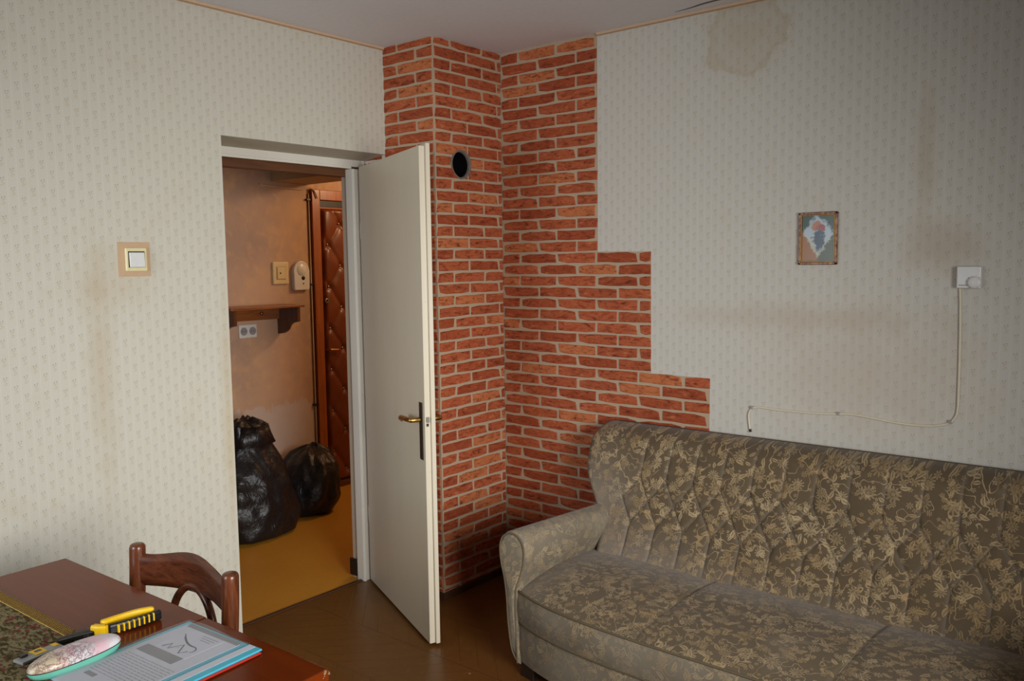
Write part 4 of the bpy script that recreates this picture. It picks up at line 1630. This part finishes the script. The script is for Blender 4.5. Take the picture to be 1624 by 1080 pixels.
# bentwood hoop under the rail
hp = []
for t in np.linspace(-.15, math.pi + .15, 33):
    s = .5 + .5 * math.cos(t) * .46
    bow = -.038 * math.sin(math.pi * s)
    hp.append(cp(CWD * s, bow + .004, .60 + .130 * math.sin(t) if math.sin(t) > -1 else .6))
tube('bentwood_hoop', hp, .011, M['chair'], ch, 12)
bm = box_bm((.0, .03, .43), (CWD, .42, .455), .012, 3)
for v in bm.verts:
    v.co = cp(v.co.x, v.co.y, v.co.z)
from_bm('seat', bm, M['chair'], ch)
for a in (.02, CWD - .02):
    tube('front_leg', [cp(a, .39, 0), cp(a, .39, .435)], .019, M['chair_v'], ch, 14)
    tube('stretcher', [cp(a, .035, .2), cp(a, .39, .2)], .011, M['chair'], ch, 10)
tube('stretcher', [cp(0, .035, .58), cp(CWD, .035, .58)], .012, M['chair'], ch, 10)

# ------------------------------------------------------------------ things on the table
ZTOP = TZ_
# folders: clear fronted file on a red and a green one
FR = math.atan2(.020, .264)
FO = Vector((.907, -2.253, 0))
fx_, fy_ = Vector((math.cos(FR), math.sin(FR), 0)), Vector((math.sin(FR), -math.cos(FR), 0))
FW, FL = .265, .325


def fp(a, b, z):
    # the left edge leans a little, as in a sheared stack
    return FO + fx_ * (a + .0) + fy_ * b + Vector((0, 0, z))


def fbox(name, lo, hi, mat, parent, bevel=0.0):
    bm = box_bm(lo, hi, bevel)
    for v in bm.verts:
        v.co = fp(v.co.x, v.co.y, v.co.z)
    return from_bm(name, bm, mat, parent)


g_ = fbox('folder', (.02, .045, ZTOP + .0005), (FW + .004, FL, ZTOP + .0022), M['green_pl'], None)
tag(g_, 'green plastic folder at the bottom of the pile of files', 'folder', 'plastic folders on the table')
r_ = fbox('folder', (.012, .008, ZTOP + .0026), (FW + .008, FL, ZTOP + .0048), M['red_pl'], None)
tag(r_, 'red plastic folder in the middle of the pile of files', 'folder', 'plastic folders on the table')
cfold = empty('folder', fp(FW / 2, FL / 2, ZTOP + .005), 'clear fronted folder with cyan spine and printed papers, top of the pile of files', 'folder', 'plastic folders on the table')
fbox('back_cover', (.0, .0, ZTOP + .0050), (FW, FL, ZTOP + .0062), M['cyan'], cfold)
fbox('paper_sheet', (.012, .012, ZTOP + .0064), (.205, FL, ZTOP + .0072), M['paper'], cfold)
fbox('paper_sheet', (.045, .022, ZTOP + .0074), (.165, .122, ZTOP + .0078), M['paper'], cfold)
fbox('grey_header', (.030, .122, ZTOP + .0074), (.160, .152, ZTOP + .0077), M['paper_grey'], cfold)
fbox('grey_header', (.040, .262, ZTOP + .0073), (.075, .274, ZTOP + .0076), M['paper_grey'], cfold)
fbox('top_strip', (.022, .006, ZTOP + .0074), (.205, .020, ZTOP + .0077), M['paper_grey'], cfold)
fbox('spine', (.222, .0, ZTOP + .0064), (FW, FL, ZTOP + .0086), M['cyan'], cfold, .0006)
fbox('spine_label', (.226, .002, ZTOP + .0087), (.246, FL, ZTOP + .0091), M['paper'], cfold)
fbox('fastener', (.251, .208, ZTOP + .0087), (.257, .216, ZTOP + .0098), M['white_pl'], cfold)
# printed lines and emblem
def stroke(name, pts2, w):
    b_ = bmesh.new()
    pts2 = [Vector(p) for p in pts2]
    n_ = len(pts2)
    L_, R_ = [], []
    for i, p in enumerate(pts2):
        d_ = (pts2[min(i + 1, n_ - 1)] - pts2[max(i - 1, 0)]).normalized()
        q_ = Vector((-d_.y, d_.x)) * w / 2
        L_.append(b_.verts.new(fp(p.x + q_.x, p.y + q_.y, ZTOP + .0081)))
        R_.append(b_.verts.new(fp(p.x - q_.x, p.y - q_.y, ZTOP + .0081)))
    for i in range(n_ - 1):
        b_.faces.new((L_[i], L_[i + 1], R_[i + 1], R_[i]))
    return from_bm(name, b_, M['ink'], cfold)


# house emblem: two zig-zag roofs below a swoosh that fans out at one end
stroke('emblem_roof', [(.066, .112), (.075, .092), (.087, .112), (.104, .082), (.128, .114), (.140, .098)], .0040)
for k in range(3):
    stroke('emblem_swoosh', [(.056 + .007 * k + (.074 - .005 * k) * t, .046 + .006 * k + .030 * math.sin(1.6 * t) - .005 * t * k) for t in np.linspace(0, 1, 10)], .0017)
stroke('emblem_swoosh', [(.130 + .020 * math.sin(t), .076 + .024 * (1 - math.cos(t)) * .6) for t in np.linspace(0, 2.2, 9)], .0030)
stroke('emblem_window', [(.103, .098), (.1055, .098)], .0025)
for k in range(3):
    stroke('letterhead_line', [(.100 + .006 * k, .032 + .008 * k), (.156 - .004 * k, .032 + .008 * k)], .0014)
bm = bmesh.new()
for k in range(11):
    b = .168 + .0085 * k
    a = .03
    while a < .195:
        w_ = random.uniform(.006, .020)
        e = min(a + w_, .197)
        vs = [bm.verts.new(fp(p[0], p[1], ZTOP + .0076)) for p in ((a, b), (e, b), (e, b + .0016), (a, b + .0016))]
        bm.faces.new(vs)
        a = e + .003
    if k % 4 == 3:
        pass
tl_ = from_bm('text_lines', bm, M['paper_grey'], cfold)
tl_['kind'] = 'stuff'
# clear cover, gently buckled
na, nb_ = 24, 30
A, B = np.meshgrid(np.linspace(0, .224, na), np.linspace(0, FL, nb_))
Zc = ZTOP + .0090 + .0035 * np.sin(A * 26) * np.exp(-B / .12) ** 1 + .002 * np.sin(B * 22 + A * 9) + .0015
Pc = np.array([[tuple(fp(a, b, z)) for a, b, z in zip(r1, r2, r3)] for r1, r2, r3 in zip(A, B, Zc)])
cov = grid('clear_cover', Pc, M['sleeve'], cfold)

# glasses case ---------------------------------------------------
gc = Vector((.908, -2.512, ZTOP))
ga = math.atan2(-2.420 + 2.604, .898 - .915)        # long axis
gl, gw, gh = .098, .036, .022
gx, gy = Vector((math.cos(ga), math.sin(ga), 0)), Vector((-math.sin(ga), math.cos(ga), 0))
case = empty('glasses_case', tuple(gc), 'oval glasses case with a map printed lid and teal base on the table', 'glasses case')


def shell(name, z0, z1, mat, sgn, zc, hh):
    NU, NV = 48, 12
    P_ = []
    for j in range(NV + 1):
        t = (math.pi / 2) * j / NV
        rr = math.cos(t) ** (.5 if sgn > 0 else .28)
        z = zc + sgn * hh * math.sin(t) ** .9
        row = []
        for i in range(NU + 1):
            a = 2 * math.pi * i / NU
            ca, sa = math.cos(a), math.sin(a)
            sx_ = math.copysign(abs(ca) ** .8, ca)
            sy_ = math.copysign(abs(sa) ** .9, sa)
            row.append(tuple(gc + gx * sx_ * gl * rr + gy * sy_ * gw * rr + Vector((0, 0, z))))
        P_.append(row)
    return grid(name, np.array(P_), mat, case)


shell('case_lid', 0, 0, M['map'], 1, .0225, .021)
shell('case_base', 0, 0, M['teal'], -1, .0215, .0205)
rim = [gc + gx * math.copysign(abs(math.cos(a)) ** .8, math.cos(a)) * gl + gy * math.copysign(abs(math.sin(a)) ** .9, math.sin(a)) * gw + Vector((0, 0, .022)) for a in np.linspace(0, 2 * math.pi, 60, endpoint=False)]
tube('case_rim', rim, .0011, M['plate'], case, 6, True)

# pliers ---------------------------------------------------------
pliers = empty('pliers', (.80, -2.40, ZTOP), 'pliers with yellow and black grips lying open on the table edge of the runner', 'pliers')


def flatbar(name, pts_, wid, th_, z, mat, parent, bevel=.002):
    """ribbon of varying width following pts_ in plan"""
    pts_ = [Vector((p[0], p[1], 0)) for p in pts_]
    sm_ = catmull(pts_, 6)
    n = len(sm_)
    ws = np.interp(np.linspace(0, 1, n), np.linspace(0, 1, len(wid)), wid)
    bm = bmesh.new()
    L_, R_ = [], []
    for i, p in enumerate(sm_):
        d_ = (sm_[min(i + 1, n - 1)] - sm_[max(i - 1, 0)]).normalized()
        nn_ = Vector((-d_.y, d_.x, 0))
        L_.append(p + nn_ * ws[i] / 2)
        R_.append(p - nn_ * ws[i] / 2)
    out = L_ + R_[::-1]
    lo = [bm.verts.new((p.x, p.y, z)) for p in out]
    hi = [bm.verts.new((p.x, p.y, z + th_)) for p in out]
    k = len(out)
    for i in range(n - 1):
        bm.faces.new((lo[i], lo[i + 1], lo[k - 2 - i], lo[k - 1 - i]))
        bm.faces.new((hi[k - 1 - i], hi[k - 2 - i], hi[i + 1], hi[i]))
    for i in range(k):
        bm.faces.new((lo[i], lo[(i + 1) % k], hi[(i + 1) % k], hi[i]))
    bmesh.ops.recalc_face_normals(bm, faces=bm.faces[:])
    sharp = [e for e in bm.edges if len(e.link_faces) == 2 and e.calc_face_angle(0) > .9]
    bmesh.ops.bevel(bm, geom=sharp, offset=bevel, segments=2, profile=.5, affect='EDGES')
    return from_bm(name, bm, mat, parent)


# pliers stand on edge a little: two grips side by side, hinge and jaws beyond
flatbar('grip', [(.792, -2.405), (.792, -2.36), (.797, -2.32), (.812, -2.288)], [.016, .013, .015, .015], .025, ZTOP + .006, M['yellow_pl'], pliers, .005)
flatbar('grip', [(.815, -2.400), (.824, -2.36), (.828, -2.32), (.826, -2.280)], [.015, .015, .016, .015], .024, ZTOP + .001, M['black_pl'], pliers, .005)
flatbar('grip_collar', [(.790, -2.424), (.806, -2.416), (.822, -2.404)], [.016, .018, .014], .026, ZTOP + .002, M['yellow_pl'], pliers, .005)
for k in range(8):
    y = -2.384 + .0118 * k
    c = Vector((.8345 + .0015 * math.sin(k * .4), y, ZTOP + .011))
    box('grip_stripe', (c.x - .006, c.y - .0019, c.z - .005), (c.x + .0018, c.y + .0019, c.z + .0135), M['yellow_pl'], pliers, .001)
lathe('pivot', [(0, .016), (.007, .016), (.013, .012), (.014, .002), (0, .002)], (.792, -2.438, ZTOP + .001), M['black_pl'], pliers, 'z', 20)
flatbar('jaw', [(.797, -2.425), (.790, -2.455), (.786, -2.500)], [.018, .018, .006], .012, ZTOP + .005, M['black_pl'], pliers, .002)
flatbar('jaw', [(.785, -2.430), (.782, -2.460), (.783, -2.500)], [.016, .012, .005], .012, ZTOP + .006, M['plate'], pliers, .002)

# small grey packet with yellow labels behind the case
pk = empty('packet', (.80, -2.53, ZTOP + .004), 'flat grey packet with yellow labels lying behind the glasses case', 'packet')
flatbar('packet_body', [(.812, -2.590), (.803, -2.545), (.797, -2.497)], [.034, .034, .030], .006, ZTOP + .004, M['grey_pl'], pk, .001)
flatbar('packet_label', [(.799, -2.556), (.797, -2.545), (.795, -2.530)], [.030, .030, .030], .0006, ZTOP + .0102, M['yellow_pl'], pk, .0001)
flatbar('packet_label', [(.791, -2.512), (.790, -2.505), (.789, -2.500)], [.018, .018, .016], .0006, ZTOP + .0102, M['yellow_pl'], pk, .0001)
flatbar('label_mark', [(.794, -2.550), (.794, -2.5435), (.793, -2.536)], [.010, .010, .010], .0003, ZTOP + .0109, M['ink'], pk, .00005)
flatbar('dark_clip', [(.797, -2.582), (.796, -2.575), (.795, -2.566)], [.016, .016, .014], .004, ZTOP + .0104, M['plate'], pk, .001)
